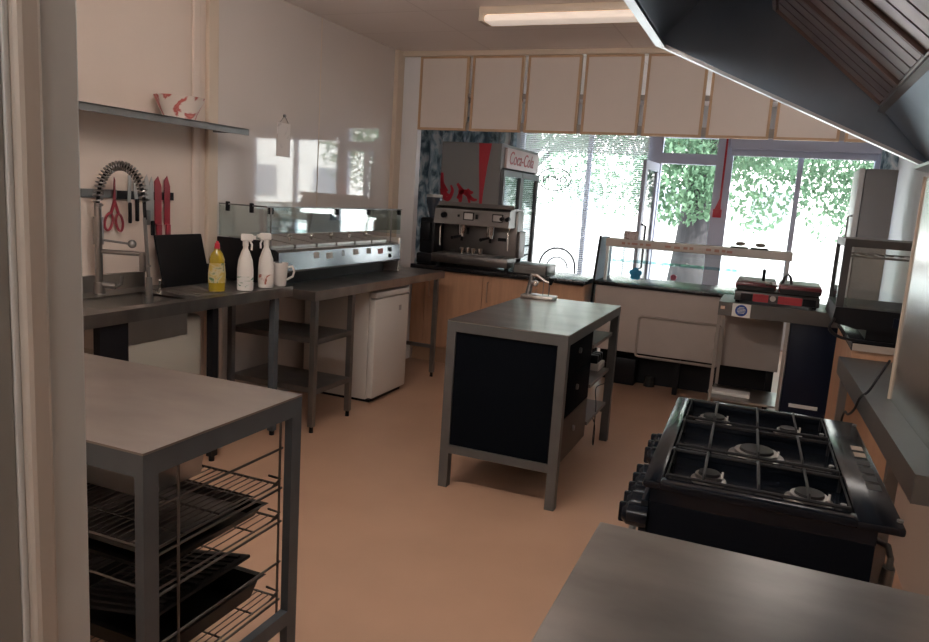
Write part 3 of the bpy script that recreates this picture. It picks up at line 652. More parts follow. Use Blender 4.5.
# red ribbon and swirls on the side
yy = fy0-.001
rib = [(-2.80, 2.085), (-2.665, 2.085), (-2.70, 1.85), (-2.725, 1.60), (-2.735, 1.40), (-2.755, 1.40), (-2.765, 1.60), (-2.785, 1.85)]
build(MB().prism([(a, yy, b) for a, b in rib], (0, -.0015, 0)), 'red_ribbon', red, r, smooth=False)
sw = MB()
for pl in ([(-3.185, 1.78), (-3.175, 1.66), (-3.13, 1.57), (-3.06, 1.55)], [(-3.19, 1.62), (-3.15, 1.54), (-3.10, 1.52), (-3.06, 1.60), (-3.08, 1.66)], [(-3.19, 1.70), (-3.15, 1.63), (-3.11, 1.60)],
           [(-3.01, 1.68), (-2.96, 1.62), (-2.90, 1.58), (-2.83, 1.53), (-2.785, 1.53)], [(-3.0, 1.53), (-2.96, 1.59), (-2.91, 1.60), (-2.88, 1.55), (-2.86, 1.48)], [(-2.98, 1.62), (-2.965, 1.55), (-2.97, 1.46)], [(-2.90, 1.63), (-2.87, 1.60), (-2.83, 1.60)]):
    q = smooth([(a, yy, b) for a, b in pl], 6); m_n = len(q)
    for k in range(m_n-1):
        def off(kk):
            d_ = (q[min(kk+1, m_n-1)]-q[max(kk-1, 0)]).normalized(); u = kk/(m_n-1); w_ = .006+.016*math.sin(PI*min(1, .15+.8*u)); return V((-d_.z, 0, d_.x))*w_
        a_, b_ = off(k), off(k+1)
        sw.prism([q[k]-a_, q[k]+a_, q[k+1]+b_, q[k+1]-b_], (0, -.0015, 0))
build(sw, 'red_script', red, r, smooth=False)

# cafe chair in the shop
r = thing('cafe_chair', 'bent-metal cafe chair by the slatted window beyond the counter', 'chair', (-2.36, 8.85, 0))
cm = mat('chair_metal', (.12, .12, .13), .4, .6)
for ax, ay in ((-.2, -.2), (.2, -.2), (-.2, .2), (.2, .2)):
    build(MB().tube([(-2.36+ax*1.1, 8.85+ay*1.1, 0), (-2.36+ax*.9, 8.85+ay*.9, .45)], .011), 'leg', cm, r)
build(MB().cyl((-2.36, 8.85, .45), (-2.36, 8.85, .475), .2, seg=24), 'seat', cm, r)
build(MB().tube([(-2.55, 8.70, .46), (-2.58, 8.66, .75)]+[(-2.36-.22*math.cos(a), 8.66-.03, .80+.22*math.sin(a)) for a in [PI*i/12 for i in range(13)]]+[(-2.14, 8.66, .75), (-2.17, 8.70, .46)], .011).tube([(-2.36-.13*math.cos(a), 8.63, .78+.13*math.sin(a)) for a in [PI*i/12 for i in range(13)]], .008), 'backrest', cm, r)

# ------------------------------------------------------------------ display counter
r = thing('display_counter', 'beige-backed glass display counter below the open shop door', 'display counter', (-.6, 6.65, 0))
dx0, dx1 = -1.395, .16
build(B(dx0+.03, dx1, 6.34, 6.95, .32, .88), 'body', deli_beige, r, smooth=False)
build(B(dx0+.03, dx1, 6.32, 6.34, .325, .875), 'back_panel', deli_beige, r, smooth=False)
rr = []
def rrect(x0, x1, z0, z1, rad, y):
    p = []
    for cx, cz, a0 in ((x1-rad, z1-rad, 0), (x0+rad, z1-rad, PI/2), (x0+rad, z0+rad, PI), (x1-rad, z0+rad, 1.5*PI)):
        for i in range(5): a = a0+PI/2*i/4; p.append((cx+rad*math.cos(a), y, cz+rad*math.sin(a)))
    return p
build(MB().tube(rrect(-.97, -.305, .30, .645, .03, 6.318), .012, 6, True), 'door_rim', deli_trim, r)
build(MB().box(-.345, -.315, 6.295, 6.32, .50, .59, bev=.006).box(-.345, -.315, 6.295, 6.32, .36, .45, bev=.006), 'door_catch', deli_trim, r)
build(B(dx0+.012, dx1, 6.30, 6.96, .88, .912, bev=.004), 'counter_slab', wtop, r)
build(B(dx0+.06, dx1-.02, 6.62, 6.92, .0, .32), 'plinth', black, r, smooth=False)
for lx in (dx0+.06, -.62, dx1-.06): build(B(lx-.02, lx+.02, 6.36, 6.40, 0, .32), 'leg', black, r, smooth=False)
lit_glass = bpy.data.materials.new('blue_lit_glass'); lit_glass.use_nodes = True  # glass end; its blue window glow is put into the colour
_n = lit_glass.node_tree.nodes; _l = lit_glass.node_tree.links; _n.remove(_n['Principled BSDF'])
_d = _n.new('ShaderNodeBsdfDiffuse'); _d.inputs['Color'].default_value = (.70, .80, .88, 1); _t = _n.new('ShaderNodeBsdfTranslucent'); _t.inputs['Color'].default_value = (.80, .90, .96, 1)
_m = _n.new('ShaderNodeMixShader'); _m.inputs[0].default_value = .5; _l.new(_d.outputs[0], _m.inputs[1]); _l.new(_t.outputs[0], _m.inputs[2]); _l.new(_m.outputs[0], _n['Material Output'].inputs['Surface'])
mb = MB().prism([(dx0, 6.33, .70), (dx0, 6.98, .70), (dx0, 6.98, 1.20), (dx0, 6.80, 1.28), (dx0, 6.44, 1.285)], (.008, 0, 0)); build(mb, 'end_panel', lit_glass, r, smooth=False)
mb = MB().tube([(dx0+.004, 6.32, .70), (dx0+.004, 6.335, .93), (dx0+.004, 6.44, 1.29)], .011, 6); build(mb, 'edge_strip', black, r)
for xx in (dx0+.07, dx1-.03):
    build(MB().box(xx-.012, xx+.012, 6.47, 6.50, .912, 1.22), 'post', mat('pale_post', (.55, .55, .55), .35, .6), r, smooth=False)
build(B(dx0+.055, dx1, 6.44, 6.62, 1.21, 1.278, bev=.006), 'gantry_shelf', mat('cream_gantry', (.50, .45, .415), .5), r)
pr = MB(); random.seed(3); xx = -1.2
while xx < -.30:
    w = random.uniform(.02, .05)
    if random.random() < .8: pr.box(xx, xx+w, 6.437, 6.44, 1.232+random.uniform(0, .006), 1.252+random.uniform(0, .006))
    xx += w+random.uniform(.008, .03)
build(pr, 'lettering', mat('faded_red_print', (.40, .22, .18), .6), r, smooth=False)
build(MB().prism([(dx0+.02, 6.96, .915), (dx0+.02, 6.93, 1.15), (dx0+.02, 6.82, 1.275), (dx0+.02, 6.815, 1.27), (dx0+.02, 6.92, 1.148), (dx0+.02, 6.95, .915)], (dx1-dx0-.03, 0, 0)), 'front_glass', g_clear, r, smooth=False)
build(B(dx0+.08, -.20, 6.56, 6.84, 1.075, 1.083), 'glass_shelf', glass('teal_glass', (.55, .80, .84), .15), r, smooth=False)
o = build(MB().box(-1.20, -1.08, 6.50, 6.515, 1.279, 1.35), 'counter_sign', pattern_mat('sign_print', (.45, .38, .36), (.20, .12, .12), (.45, .40, .38), 40, .6, .5, .6), None, (-1.14, 6.5, 1.279)); tag(o, 'small upright card sign on the left end of the gantry shelf', 'sign')
for k, (a, lb) in enumerate(((-.32, 'left clear tub on the gantry shelf'), (-.165, 'right clear tub on the gantry shelf, nearer the grill'))):
    rt = thing('clear_tub', lb, 'tub', (a+.07, 6.53, 1.279), 'clear tubs on the gantry shelf')
    build(frame_rect(MB(), a, a+.14, 6.47, 6.59, 0, 1, .004) if False else MB().box(a, a+.14, 6.47, 6.474, 1.279, 1.35).box(a, a+.14, 6.586, 6.59, 1.279, 1.35).box(a, a+.004, 6.474, 6.586, 1.279, 1.35).box(a+.136, a+.14, 6.474, 6.586, 1.279, 1.35), 'tub_wall', g_clear, rt, smooth=False)
    build(MB().box(a+.004, a+.136, 6.474, 6.586, 1.279, 1.290), 'base', black, rt, smooth=False)
    build(MB().sphere((a+.075, 6.53, 1.315), .04, (1, .8, .45)), 'contents', mat('dark_content', (.20, .17, .16), .6), rt)
def ticket(x, y, m, label, rad=.03):
    rt = thing('price_ticket', label, 'price ticket', (x, y, .913))
    mb = MB()
    for k in range(5):
        a = 2*PI*k/5+PI/2; mb.cyl((x+rad*.7*math.cos(a), y, .99+rad*.7*math.sin(a)), (x+rad*.7*math.cos(a), y+.004, .99+rad*.7*math.sin(a)), rad*.55, seg=12)
    mb.cyl((x, y, .99), (x, y+.004, .99), rad*.6, seg=12); build(mb, 'flower_card', m, rt)
    build(MB().cyl((x, y+.002, .913), (x, y+.002, .97), .003, seg=6).cyl((x, y+.002, .913), (x, y+.002, .918), .02), 'stem', g_clear, rt)
ticket(-1.06, 6.45, mat('blue_card', (.02, .30, .55), .5), 'bright blue flower-shaped ticket behind the display glass', .045)
ticket(-.74, 6.45, mat('pink_card', (.55, .15, .22), .5), 'small pink flower-shaped ticket behind the display glass', .022)
o = build(B(-1.22, -.98, 6.46, 6.58, .0, .24, bev=.01), 'storage_crate', black, None, (-1.1, 6.5, 0)); tag(o, 'black crate on the floor under the display counter', 'crate')
o = build(MB().cyl((-.86, 6.55, 0), (-.86, 6.55, .09), .05, .045), 'floor_tin', mat('dark_tin', (.05, .05, .05), .2, .6), None, (-.86, 6.55, 0)); tag(o, 'small dark tin on the floor under the display counter', 'tin')

# ------------------------------------------------------------------ grill table
GZ = .915
r = thing('grill_table', 'low-shelved steel table in front of the display counter', 'table', (.1, 5.97, 0))
build(MB().box(-.31, .53, 5.70, 6.27, GZ-.014, GZ).box(-.31, .53, 5.70, 5.712, GZ-.10, GZ-.014).box(-.31, -.298, 5.712, 6.27, GZ-.10, GZ-.014), 'table_top', mat('dark_grill_table', (.14, .135, .13), .42, 1, var=.1), r, smooth=False)
for lx, ly in ((-.298, 5.722), (.172, 5.722), (-.285, 6.24), (.48, 6.24)):
    build(B(lx-.011, lx+.011, ly-.011, ly+.011, 0, GZ-.10), 'leg', steel if lx > .1 else mat('pale_leg', (.30, .27, .245), .4, .5), r, smooth=False)
build(MB().box(-.30, .19, 5.75, 6.22, .165, .18), 'shelf', steel_top, r, smooth=False)
build(B(-.295, -.265, 5.696, 5.70, .862, .885), 'bolt', chrome, r, smooth=False)
s_ = build(B(-.214, -.088, 5.6965, 5.7, .815, .913), 'sticker', white_pl, r, smooth=False)
build(MB().cyl((-.151, 5.6965, .864), (-.151, 5.6945, .864), .042, seg=28), 'blue_disc', mat('safety_blue', (.015, .06, .28), .4), s_)
ln = MB()
for z_, w in ((.886, .018), (.876, .026), (.866, .030), (.856, .028), (.846, .022)):
    ln.box(-.151-w, -.151+w, 5.694, 5.6945, z_-.002, z_+.002)
build(ln, 'print', white_pl, s_, smooth=False)
o = build(MB().box(-.42+.1, -.02, 5.86, 6.0, .181, .205, bev=.004), 'baking_sheet', white_pl, None, (-.17, 5.93, .181)); tag(o, 'white tray edge lying on the low shelf of the grill table', 'tray')

r = thing('contact_grill', 'double contact grill with dark red lids on the steel table', 'grill', (.07, 5.95, GZ))
build(MB().box(-.215, .36, 5.78, 6.15, GZ+.015, 1.0, bev=.008), 'base', mat('grill_base_metal', (.075, .07, .07), .4, .6), r)
for fx in (-.19, .33):
    for fy in (5.81, 6.12): build(MB().cyl((fx, fy, GZ), (fx, fy, GZ+.015), .015), 'foot', black, r)
build(B(-.17, -.09, 5.772, 5.78, .935, .985), 'black_panel', black, r, smooth=False)
build(B(.25, .335, 5.772, 5.78, .935, .985), 'black_panel', black, r, smooth=False)
for a, b in ((-.085, .02), (.085, .245)): build(B(a, b, 5.77, 5.78, .932, .988), 'red_panel', mat('grill_red', (.34, .025, .035), .4), r, smooth=False)
build(MB().cyl((.05, 5.78, .965), (.05, 5.765, .965), .02), 'dial', steel, r)
build(MB().box(-.20, .35, 5.785, 6.14, 1.0, 1.012), 'lower_plate', cast, r, smooth=False)
for a, b in ((-.215, .065), (.08, .365)):
    l = build(MB().box(a, b, 5.765, 6.14, 1.018, 1.072, bev=.012), 'lid', red2, r)
    build(MB().box(a+.01, b-.01, 5.755, 5.767, 1.016, 1.045), 'lid_edge', cast, l, smooth=False)
    build(MB().box(a+.01, b-.01, 5.78, 6.13, 1.072, 1.082), 'lid_top', steel_dark, l, smooth=False)
build(MB().cyl((-.03, 5.80, 1.09), (-.03, 5.77, 1.17), .012), 'handle', black, r)
build(MB().tube([(.10, 5.80, 1.08), (.11, 5.76, 1.13), (.13, 5.74, 1.155), (.15, 5.76, 1.13), (.16, 5.80, 1.08)], .010), 'handle', steel_dark, r)
build(MB().tube([(-.01, 5.775, 1.06), (.03, 5.74, 1.075), (.07, 5.775, 1.06)], .009), 'handle', chrome, r)
r = thing('undercounter_freezer', 'dark navy appliance standing under the right end of the grill table', 'freezer', (.34, 6.0, 0))
build(B(.20, .512, 5.76, 6.20, .03, .80, bev=.006), 'cabinet', nav, r)
build(B(.192, .518, 5.735, 5.76, .03, .81, bev=.006), 'door', nav, r)
build(B(.25, .44, 5.728, 5.735, .20, .225), 'trim_strip', white_pl, r, smooth=False)
build(MB().box(.21, .25, 5.78, 5.82, 0, .03).box(.41, .45, 5.78, 5.82, 0, .03).box(.21, .25, 6.14, 6.18, 0, .03).box(.41, .45, 6.14, 6.18, 0, .03), 'feet', black, r, smooth=False)

# ------------------------------------------------------------------ beech cabinet + heated display case
r = thing('beech_cabinet', 'beech cabinet with dark top in the right corner', 'cabinet', (.8, 4.5, 0))
build(B(.437, 1.13, 4.17, 5.06, 0, .91), 'carcass', beech, r, smooth=False)
build(B(.430, 1.14, 4.15, 5.07, .91, .95, bev=.004), 'top', wtop, r)
build(B(.435, 1.14, 4.146, 4.15, .912, .948), 'top_edging', mat('pale_edging', (.45, .38, .32), .5), r, smooth=False)
r = thing('heated_display', 'grey-framed glass heated display case on the beech cabinet', 'display case', (.72, 4.55, .95))
cx0, cx1, cy0, cy1 = .345, 1.10, 4.30, 4.86
gf = mat('case_frame', (.05, .047, .046), .45, .2)
build(MB().box(cx0+.16, cx1, cy0+.02, cy1, .951, 1.02), 'plinth', black, r, smooth=False)
build(MB().prism([(cx0-.01, cy0-.02, 1.03), (cx0+.10, cy0-.02, 1.005), (cx1, cy0-.02, 1.005), (cx1, cy0-.02, 1.11), (cx0, cy0-.02, 1.11)], (0, cy1-cy0+.02, 0)), 'base', black, r, smooth=False)
build(B(cx0+.27, cx1-.1, cy0-.024, cy0-.02, 1.03, 1.08), 'control_panel', nav, r, smooth=False)
fb = MB()
fb.box(cx0, cx0+.035, cy0, cy0+.03, 1.11, 1.46).box(cx1-.035, cx1, cy0, cy0+.03, 1.11, 1.46).box(cx0, cx1, cy0, cy1, 1.425, 1.465)
fb.box(cx0, cx0+.035, cy1-.03, cy1, 1.11, 1.425).box(cx1-.035, cx1, cy1-.03, cy1, 1.11, 1.425)
build(fb, 'frame', gf, r, smooth=False)
build(B(cx0+.035, cx1-.035, cy0+.01, cy0+.016, 1.11, 1.425), 'front_glass', g_clear, r, smooth=False)
build(B(cx0+.01, cx0+.016, cy0+.03, cy1-.03, 1.11, 1.425), 'side_glass', g_clear, r, smooth=False)
build(B(cx0+.035, cx1-.035, cy1-.016, cy1-.01, 1.11, 1.425), 'back_glass', g_clear, r, smooth=False)
w_ = MB()
for k in range(14): w_.cyl((cx0+.05+.05*k, cy0+.05, 1.375), (cx0+.05+.05*k, cy1-.05, 1.375), .004, seg=6)
w_.cyl((cx0+.03, cy0+.05, 1.375), (cx1-.03, cy0+.05, 1.375), .006).cyl((cx0+.03, cy1-.05, 1.375), (cx1-.03, cy1-.05, 1.375), .006)
build(w_, 'wire_shelf', steel_dark, r)
o = build(MB().tube(smooth([(.345, 4.268, 1.05), (.325, 4.22, 1.0), (.38, 4.19, .965), (.50, 4.17, .9585), (.62, 4.18, .9585)]), .008), 'case_cable', black, None, (.45, 4.2, .955)); tag(o, 'thick black cable looping off the heated display case', 'cable')

# tall white fridge in the shop
r = thing('upright_fridge', 'tall white upright fridge at the right end of the shop window', 'fridge', (.9, 8.1, 0))
wf = mat('shaded_fridge_side', (.24, .235, .245), .4)  # white side coloured grey to stand for the shade on it
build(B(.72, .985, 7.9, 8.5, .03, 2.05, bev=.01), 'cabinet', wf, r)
d_ = build(B(.665, .715, 7.895, 8.505, .06, 2.05, bev=.012), 'door', mat('fridge_white', (.66, .66, .67), .35), r)
build(MB().tube([(.665, 7.95, 1.40), (.63, 7.95, 1.41), (.63, 7.95, 1.60), (.665, 7.95, 1.61)], .010), 'handle', steel_dark, d_)
build(MB().box(.70, .97, 7.92, 8.48, 0, .03), 'plinth', black, r, smooth=False)

# ------------------------------------------------------------------ island
r = thing('island_bench', 'steel-topped island bench with black end panel and drawers', 'bench', (-1.2, 4.25, 0))
ix0, ix1, iy0, iy1, IZ = -1.512, -.863, 3.485, 4.82, .912
build(B(ix0, ix1, iy0, iy1, IZ-.004, IZ+.002), 'bench_top', steel_top, r, smooth=False)
fm = MB()
fm.box(ix0, ix1, iy0, iy0+.045, IZ-.055, IZ-.004).box(ix0, ix1, iy1-.045, iy1, IZ-.055, IZ-.004).box(ix0, ix0+.045, iy0+.045, iy1-.045, IZ-.055, IZ-.004).box(ix1-.045, ix1, iy0+.045, iy1-.045, IZ-.055, IZ-.004)
fm.box(ix0+.045, ix1-.045, iy0, iy0+.04, .195, .24).box(ix0+.045, ix1-.045, iy1-.04, iy1, .195, .24).box(ix0, ix0+.04, iy0+.045, iy1-.045, .195, .24)
build(fm, 'frame', galv_isl, r, smooth=False)
for lx in (ix0, ix1-.05):
    for ly in (iy0, iy1-.05): build(B(lx, lx+.05, ly, ly+.05, 0, IZ-.055), 'leg', galv_isl, r, smooth=False)
build(B(ix0+.05, ix1-.05, iy0+.012, iy0+.022, .24, IZ-.055), 'end_panel', black_mat, r, smooth=False)
build(B(ix0+.012, ix0+.022, iy0+.05, iy1-.05, .24, IZ-.055), 'side_panel', black_mat, r, smooth=False)
build(B(ix0+.03, ix1-.06, 4.22, 4.235, .20, IZ-.06), 'divider', black_mat, r, smooth=False)
brown = mat('brown_drawer', (.06, .04, .032), .5)
for z0, z1, m_ in ((.66, .835, black_mat), (.43, .655, black_mat), (.19, .425, brown)):
    d_ = build(B(ix1-.065, ix1-.035, iy0+.055, 4.215, z0, z1, bev=.003), 'drawer', m_, r)
    zc = (z0+z1)/2+.02
    build(MB().cyl((ix1-.035, 3.90, zc), (ix1-.024, 3.90, zc), .016, .015), 'lock', steel_dark, d_)
    build(B(ix0+.04, ix1-.07, iy0+.06, 4.20, z0+.01, z1-.03), 'drawer_box', black_mat, d_, smooth=False)
for z in (.74, .50, .27):
    build(B(ix0+.03, ix1-.03, 4.24, iy1-.05, z-.02, z), 'shelf', mat('grey_shelf', (.16, .14, .13), .5), r, smooth=False)
r = thing('plug_adapter', 'black and white plug block on the middle island shelf', 'plug', (-.97, 4.72, .50))
build(B(-1.02, -.93, 4.62, 4.80, .501, .545, bev=.006), 'socket_block', white_pl, r)
for yy_ in (4.65, 4.71, 4.77): build(MB().box(-1.0, -.945, yy_-.02, yy_+.02, .545, .60, bev=.006), 'plug', black, r)
o = build(MB().tube(smooth([(-.95, 4.80, .53), (-.90, 4.86, .50), (-.905, 4.80, .40), (-.92, 4.55, .41), (-.90, 4.50, .30), (-.89, 4.45, .10), (-.87, 4.38, .10), (-.88, 4.42, .20), (-.91, 4.44, .26)]), .003), 'power_cable', black, None, (-.9, 4.7, .1)); tag(o, 'black power cable dangling from the island shelves', 'cable')
# bench can opener
r = thing('can_opener', 'bench-mounted metal can opener on the far end of the island', 'can opener', (-1.40, 4.72, IZ))
build(MB().box(-1.508, -1.285, 4.66, 4.79, IZ+.0025, IZ+.025, bev=.006), 'base_plate', steel, r)
build(MB().cyl((-1.475, 4.73, IZ+.025), (-1.455, 4.73, IZ+.15), .020, .016).box(-1.465, -1.415, 4.71, 4.75, IZ+.08, IZ+.12, bev=.01), 'column', steel_dark, r)
build(MB().tube([(-1.46, 4.73, IZ+.15), (-1.42, 4.72, IZ+.155), (-1.36, 4.72, IZ+.12), (-1.32, 4.72, IZ+.11)], [.014, .010, .008, .007]).sphere((-1.425, 4.715, IZ+.10), .02), 'lever', chrome, r)
build(MB().cyl((-1.325, 4.72, IZ+.10), (-1.315, 4.72, IZ+.145), .010, .022), 'knob', black, r)
build(MB().cyl((-1.37, 4.72, IZ+.02), (-1.37, 4.72, IZ+.12), .003, seg=6).cyl((-1.33, 4.72, IZ+.02), (-1.33, 4.72, IZ+.11), .004, seg=6), 'spindle', steel_dark, r)

# ------------------------------------------------------------------ cooker
r = thing('gas_cooker', 'black five-burner range cooker with knobs facing the aisle', 'cooker', (.048, 2.205, 0)); r.rotation_euler = (0, 0, math.radians(1.5))
kx0, kx1, ky0, ky1, KZ = -.233, .332, 1.758, 2.652, .905
build(MB().box(kx0+.02, kx1-.05, ky0+.02, ky1-.02, .08, .845, bev=.005), 'body', enamel_side, r)
build(MB().box(kx0+.03, kx1-.07, ky0+.05, ky1-.05, 0, .08), 'plinth', black, r, smooth=False)
# hob plate with three sunken wells
wells = ((ky0+.045, 2.035), (2.065, 2.345), (2.375, ky1-.035)); wx0, wx1 = kx0+.045, .235
hb = MB()
bxa, bxb, bya, byb = kx0+.02, kx1-.05, ky0+.02, ky1-.02
hb.box(bxa, bxb, bya, byb, .845, .868).box(bxa, wx0, bya, byb, .868, .885).box(wx1, bxb, bya, byb, .868, .885)
hb.box(kx0, wx0, ky0, ky1, .883, KZ, bev=.009).box(wx1, kx1, ky0, ky1, .883, KZ-.002, bev=.006)
ys = [ky0, wells[0][0], wells[0][1], wells[1][0], wells[1][1], wells[2][0], wells[2][1], ky1]
for a, b in ((0, 1), (2, 3), (4, 5), (6, 7)):
    hb.box(wx0-.004, wx1+.004, ys[a], ys[b], .883, KZ, bev=.006)
    hb.box(wx0, wx1, max(ys[a], bya), min(ys[b], byb), .868, .885)
hob = build(hb, 'hob_plate', enamel, r)
vs = MB()
for k in range(6): vs.box(.285, .318, 1.99+.066*k+.0, 1.99+.066*k+.045, KZ-.0025, KZ-.0012)
build(vs, 'vent_slot', black, r, smooth=False)
build(MB().box(.287, .316, 2.26, 2.30, KZ-.0012, KZ-.0006).box(.287, .316, 2.325, 2.365, KZ-.0012, KZ-.0006), 'bright_vent', mat('vent_pale', (.45, .36, .28), .6), r, smooth=False)  # two slots covered in a paler colour
for sx, sy in ((.325, 1.80), (.325, 2.61), (.215, 1.835), (.215, 2.12), (.215, 2.43)): build(MB().cyl((sx, sy, KZ-.002), (sx, sy, KZ+.003), .007), 'screw', steel_dark, r)
def burner(x, y, R):
    b_ = build(MB().lathe([(0, 0), (R*1.25, 0), (R*1.2, .008), (R*.95, .010), (R*.95, .020), (0, .020)], (x, y, .868), 24), 'burner_ring', mat('burner_alloy', (.40, .38, .36), .35, 1, var=.2, vscale=30), r)
    build(MB().lathe([(0, 0), (R*.75, 0), (R*.72, .007), (0, .008)], (x, y, .888), 24), 'burner_cap', cast, b_)
    build(MB().cyl((x+R*.9, y-R*.5, .888), (x+R*.9, y-R*.5, .905), .003, seg=6), 'spark_pin', white_pl, b_)
for x, y, R in ((-.10, 2.50, .046), (.125, 2.49, .035), (.03, 2.205, .062), (-.085, 1.93, .036), (.15, 1.915, .046)): burner(x, y, R)
for k, (a, b) in enumerate(wells):
    g = MB(); zc = .918
    g.tube([(wx0+.008, a+.010, zc-.010), (wx1-.008, a+.010, zc-.010), (wx1-.008, b-.010, zc-.010), (wx0+.008, b-.010, zc-.010)], .0045, 6, True)
    for xx in (-.095, .03, .14):
        g.tube([(xx, a+.010, zc-.010), (xx, a+.022, zc), (xx, b-.022, zc), (xx, b-.010, zc-.010)], .004, 6)
    for xx in (wx0+.008, wx1-.008):
        for yy_ in (a+.010, b-.010): g.cyl((xx, yy_, zc-.010), (xx, yy_, .869), .0045, seg=6)
    build(g, 'pan_support', cast, r)
# knobs along the front panel
kz = .80
for y in (1.79, 1.865, 1.94, 2.015, 2.09, 2.26, 2.335, 2.41):
    kb = build(MB().cyl((kx0+.02, y, kz), (kx0+.005, y, kz), .033, .033, 18).cyl((kx0+.005, y, kz), (kx0-.030, y, kz), .031, .029, 18).cyl((kx0-.030, y, kz), (kx0-.042, y, kz), .029, .020, 18).box(kx0-.052, kx0-.03, y-.007, y+.007, kz-.026, kz+.026, bev=.005), 'knob', enamel, r)
build(B(kx0+.0, kx0+.02, ky0+.02, ky1-.02, .72, .845, bev=.004), 'control_panel', enamel, r)
for a, b in ((ky0+.025, 2.20), (2.21, ky1-.025)):
    d_ = build(B(kx0, kx0+.02, a, b, .10, .71, bev=.004), 'oven_door', enamel, r)
    build(MB().tube([(kx0, a+.04, .655), (kx0-.04, a+.05, .655), (kx0-.04, b-.05, .655), (kx0, b-.04, .655)], .010), 'door_handle', steel_dark, d_)
r = thing('gas_hose', 'grey hose with metal connector behind the cooker', 'hose', (.40, 2.1, .45))
build(MB().tube([(.30, 2.36, .60), (.36, 2.33, .655), (.40, 2.26, .665), (.405, 2.22, .645), (.402, 2.21, .62)], .009), 'hose', mat('hose_grey', (.22, .21, .20), .5), r)
build(MB().cyl((.402, 2.21, .625), (.40, 2.22, .56), .016, .018).cyl((.40, 2.22, .56), (.40, 2.22, .52), .011), 'connector', mat('connector_metal', (.35, .33, .30), .4, .8), r)

# ------------------------------------------------------------------ right-hand steel table, screen and hood
r = thing('side_table', 'long steel table along the right wall behind the cooker', 'table', (.76, 3.23, 0)); r.rotation_euler = (0, 0, math.radians(1.9))
build(MB().box(.41, 1.08, 2.30, 4.15, .862, .875).box(.41, .422, 2.30, 4.15, .79, .862).box(.422, 1.08, 2.30, 2.312, .79, .862), 'table_top', mat('slate_steel', (.22, .24, .25), .38, .9, var=.06), r, smooth=False)
for lx, ly in ((.445, 2.75), (.445, 4.10), (1.05, 2.34), (1.05, 4.10)): build(B(lx-.018, lx+.018, ly-.018, ly+.018, 0, .79), 'leg', steel_dark, r, smooth=False)
r = thing('steel_screen', 'upright brushed steel splash screen standing on the right table', 'screen', (.52, 2.7, .8765)); r.rotation_euler = (0, 0, math.radians(1.9))
build(B(.515, .527, 2.34, 3.25, .8765, 1.73), 'sheet', mat('screen_steel', (.66, .645, .63), .24, 1, var=.04, rvar=.04, vscale=3, bump=.01, bscale=3), r, smooth=False)
build(B(.508, .530, 3.25, 3.262, .8765, 1.735), 'edge_trim', cream_trim, r, smooth=False)
o = build(MB().tube(smooth([(.487, 3.31, 1.02), (.455, 3.30, .95), (.425, 3.28, .89), (.398, 3.27, .86), (.392, 3.35, .79), (.395, 3.55, .72), (.40, 3.72, .69), (.40, 3.80, .62), (.41, 3.78, .55)]), .005), 'hanging_cable', black, None, (.42, 3.4, .55)); tag(o, 'thin black cable hanging over the front edge of the right table', 'cable')

r = thing('extractor_hood', 'large stainless extractor hood above the cooker', 'extractor hood', (0, 2.2, 1.79))
HY0, HY1 = 1.0, 3.50
FX, FZ, BX, BZ = -.585, 2.268, .54, 1.775
# far cheek (end panel) and near cheek
chk = [(FX, FZ+.035), (FX+.02, FZ+.015), (BX, BZ+.01), (BX, 2.75), (-.15, 2.75)]
for y in (HY1-.006, HY0):
    build(MB().prism([(a, y, b) for a, b in chk], (0, .006, 0)), 'end_panel', hood_steel, r, smooth=False)
brt = mat('bright_lip', (.66, .68, .70), .30, 1)
def strip(p, q, w0, w1, up):   # flat folded lip under each cheek
    return MB().prism([(p[0], w0, p[1]), (q[0], w0, q[1]), (q[0], w0, q[1]+up), (p[0], w0, p[1]+up)], (0, w1-w0, 0))
build(strip((FX, FZ), (BX, BZ), HY1-.045, HY1+.004, .014), 'end_lip', brt, r, smooth=False)
build(strip((FX, FZ), (BX, BZ), HY0-.004, HY0+.045, .014), 'end_lip', brt, r, smooth=False)
build(MB().prism([(FX-.004, HY0, FZ), (FX+.045, HY0, FZ-.016), (FX+.045, HY0, FZ-.002), (FX+.008, HY0, FZ+.012), (FX+.008, HY0, FZ+.06), (FX-.004, HY0, FZ+.06)], (0, HY1-HY0, 0)), 'front_lip', brt, r, smooth=False)
build(MB().prism([(FX+.004, HY0+.006, FZ+.03), (FX+.012, HY0+.006, FZ+.025), (-.14, HY0+.006, 2.745), (-.15, HY0+.006, 2.752)], (0, HY1-HY0-.012, 0)), 'front_panel', hood_steel, r, smooth=False)
build(MB().box(-.15, BX, HY0, HY1, 2.752, CEIL), 'top_panel', hood_steel, r, smooth=False)
build(MB().prism([(.345, HY0+.006, 1.995), (BX-.0, HY0+.006, BZ+.014), (BX, HY0+.006, BZ+.024), (.35, HY0+.006, 2.006)], (0, HY1-HY0-.05, 0)), 'lower_plate', hood_steel, r, smooth=False)
build(MB().box(BX, BX+.008, HY0, HY1, BZ, 2.75), 'back_panel', hood_steel, r, smooth=False)
build(MB().prism([(BX-.05, HY0+.006, BZ+.002), (BX, HY0+.006, BZ-.012), (BX, HY0+.006, BZ), (BX-.05, HY0+.006, BZ+.014)], (0, HY1-HY0-.0, 0)), 'back_lip', brt, r, smooth=False)
build(MB().prism([(.325, HY0+.006, 2.0), (.365, HY0+.006, 1.985), (.375, HY0+.006, 2.01), (.335, HY0+.006, 2.035)], (0, HY1-HY0-.012, 0)), 'gutter', steel_dark, r, smooth=False)
A, Bp = V((-.115, 0, 2.41)), V((.345, 0, 2.015)); dn = (Bp-A); nrm = V((dn.z, 0, -dn.x)).normalized()
if nrm.z > 0: nrm = -nrm
fmat = mat('filter_steel', (.34, .27, .255), .34, 1, var=.25, vscale=4, rvar=.1)
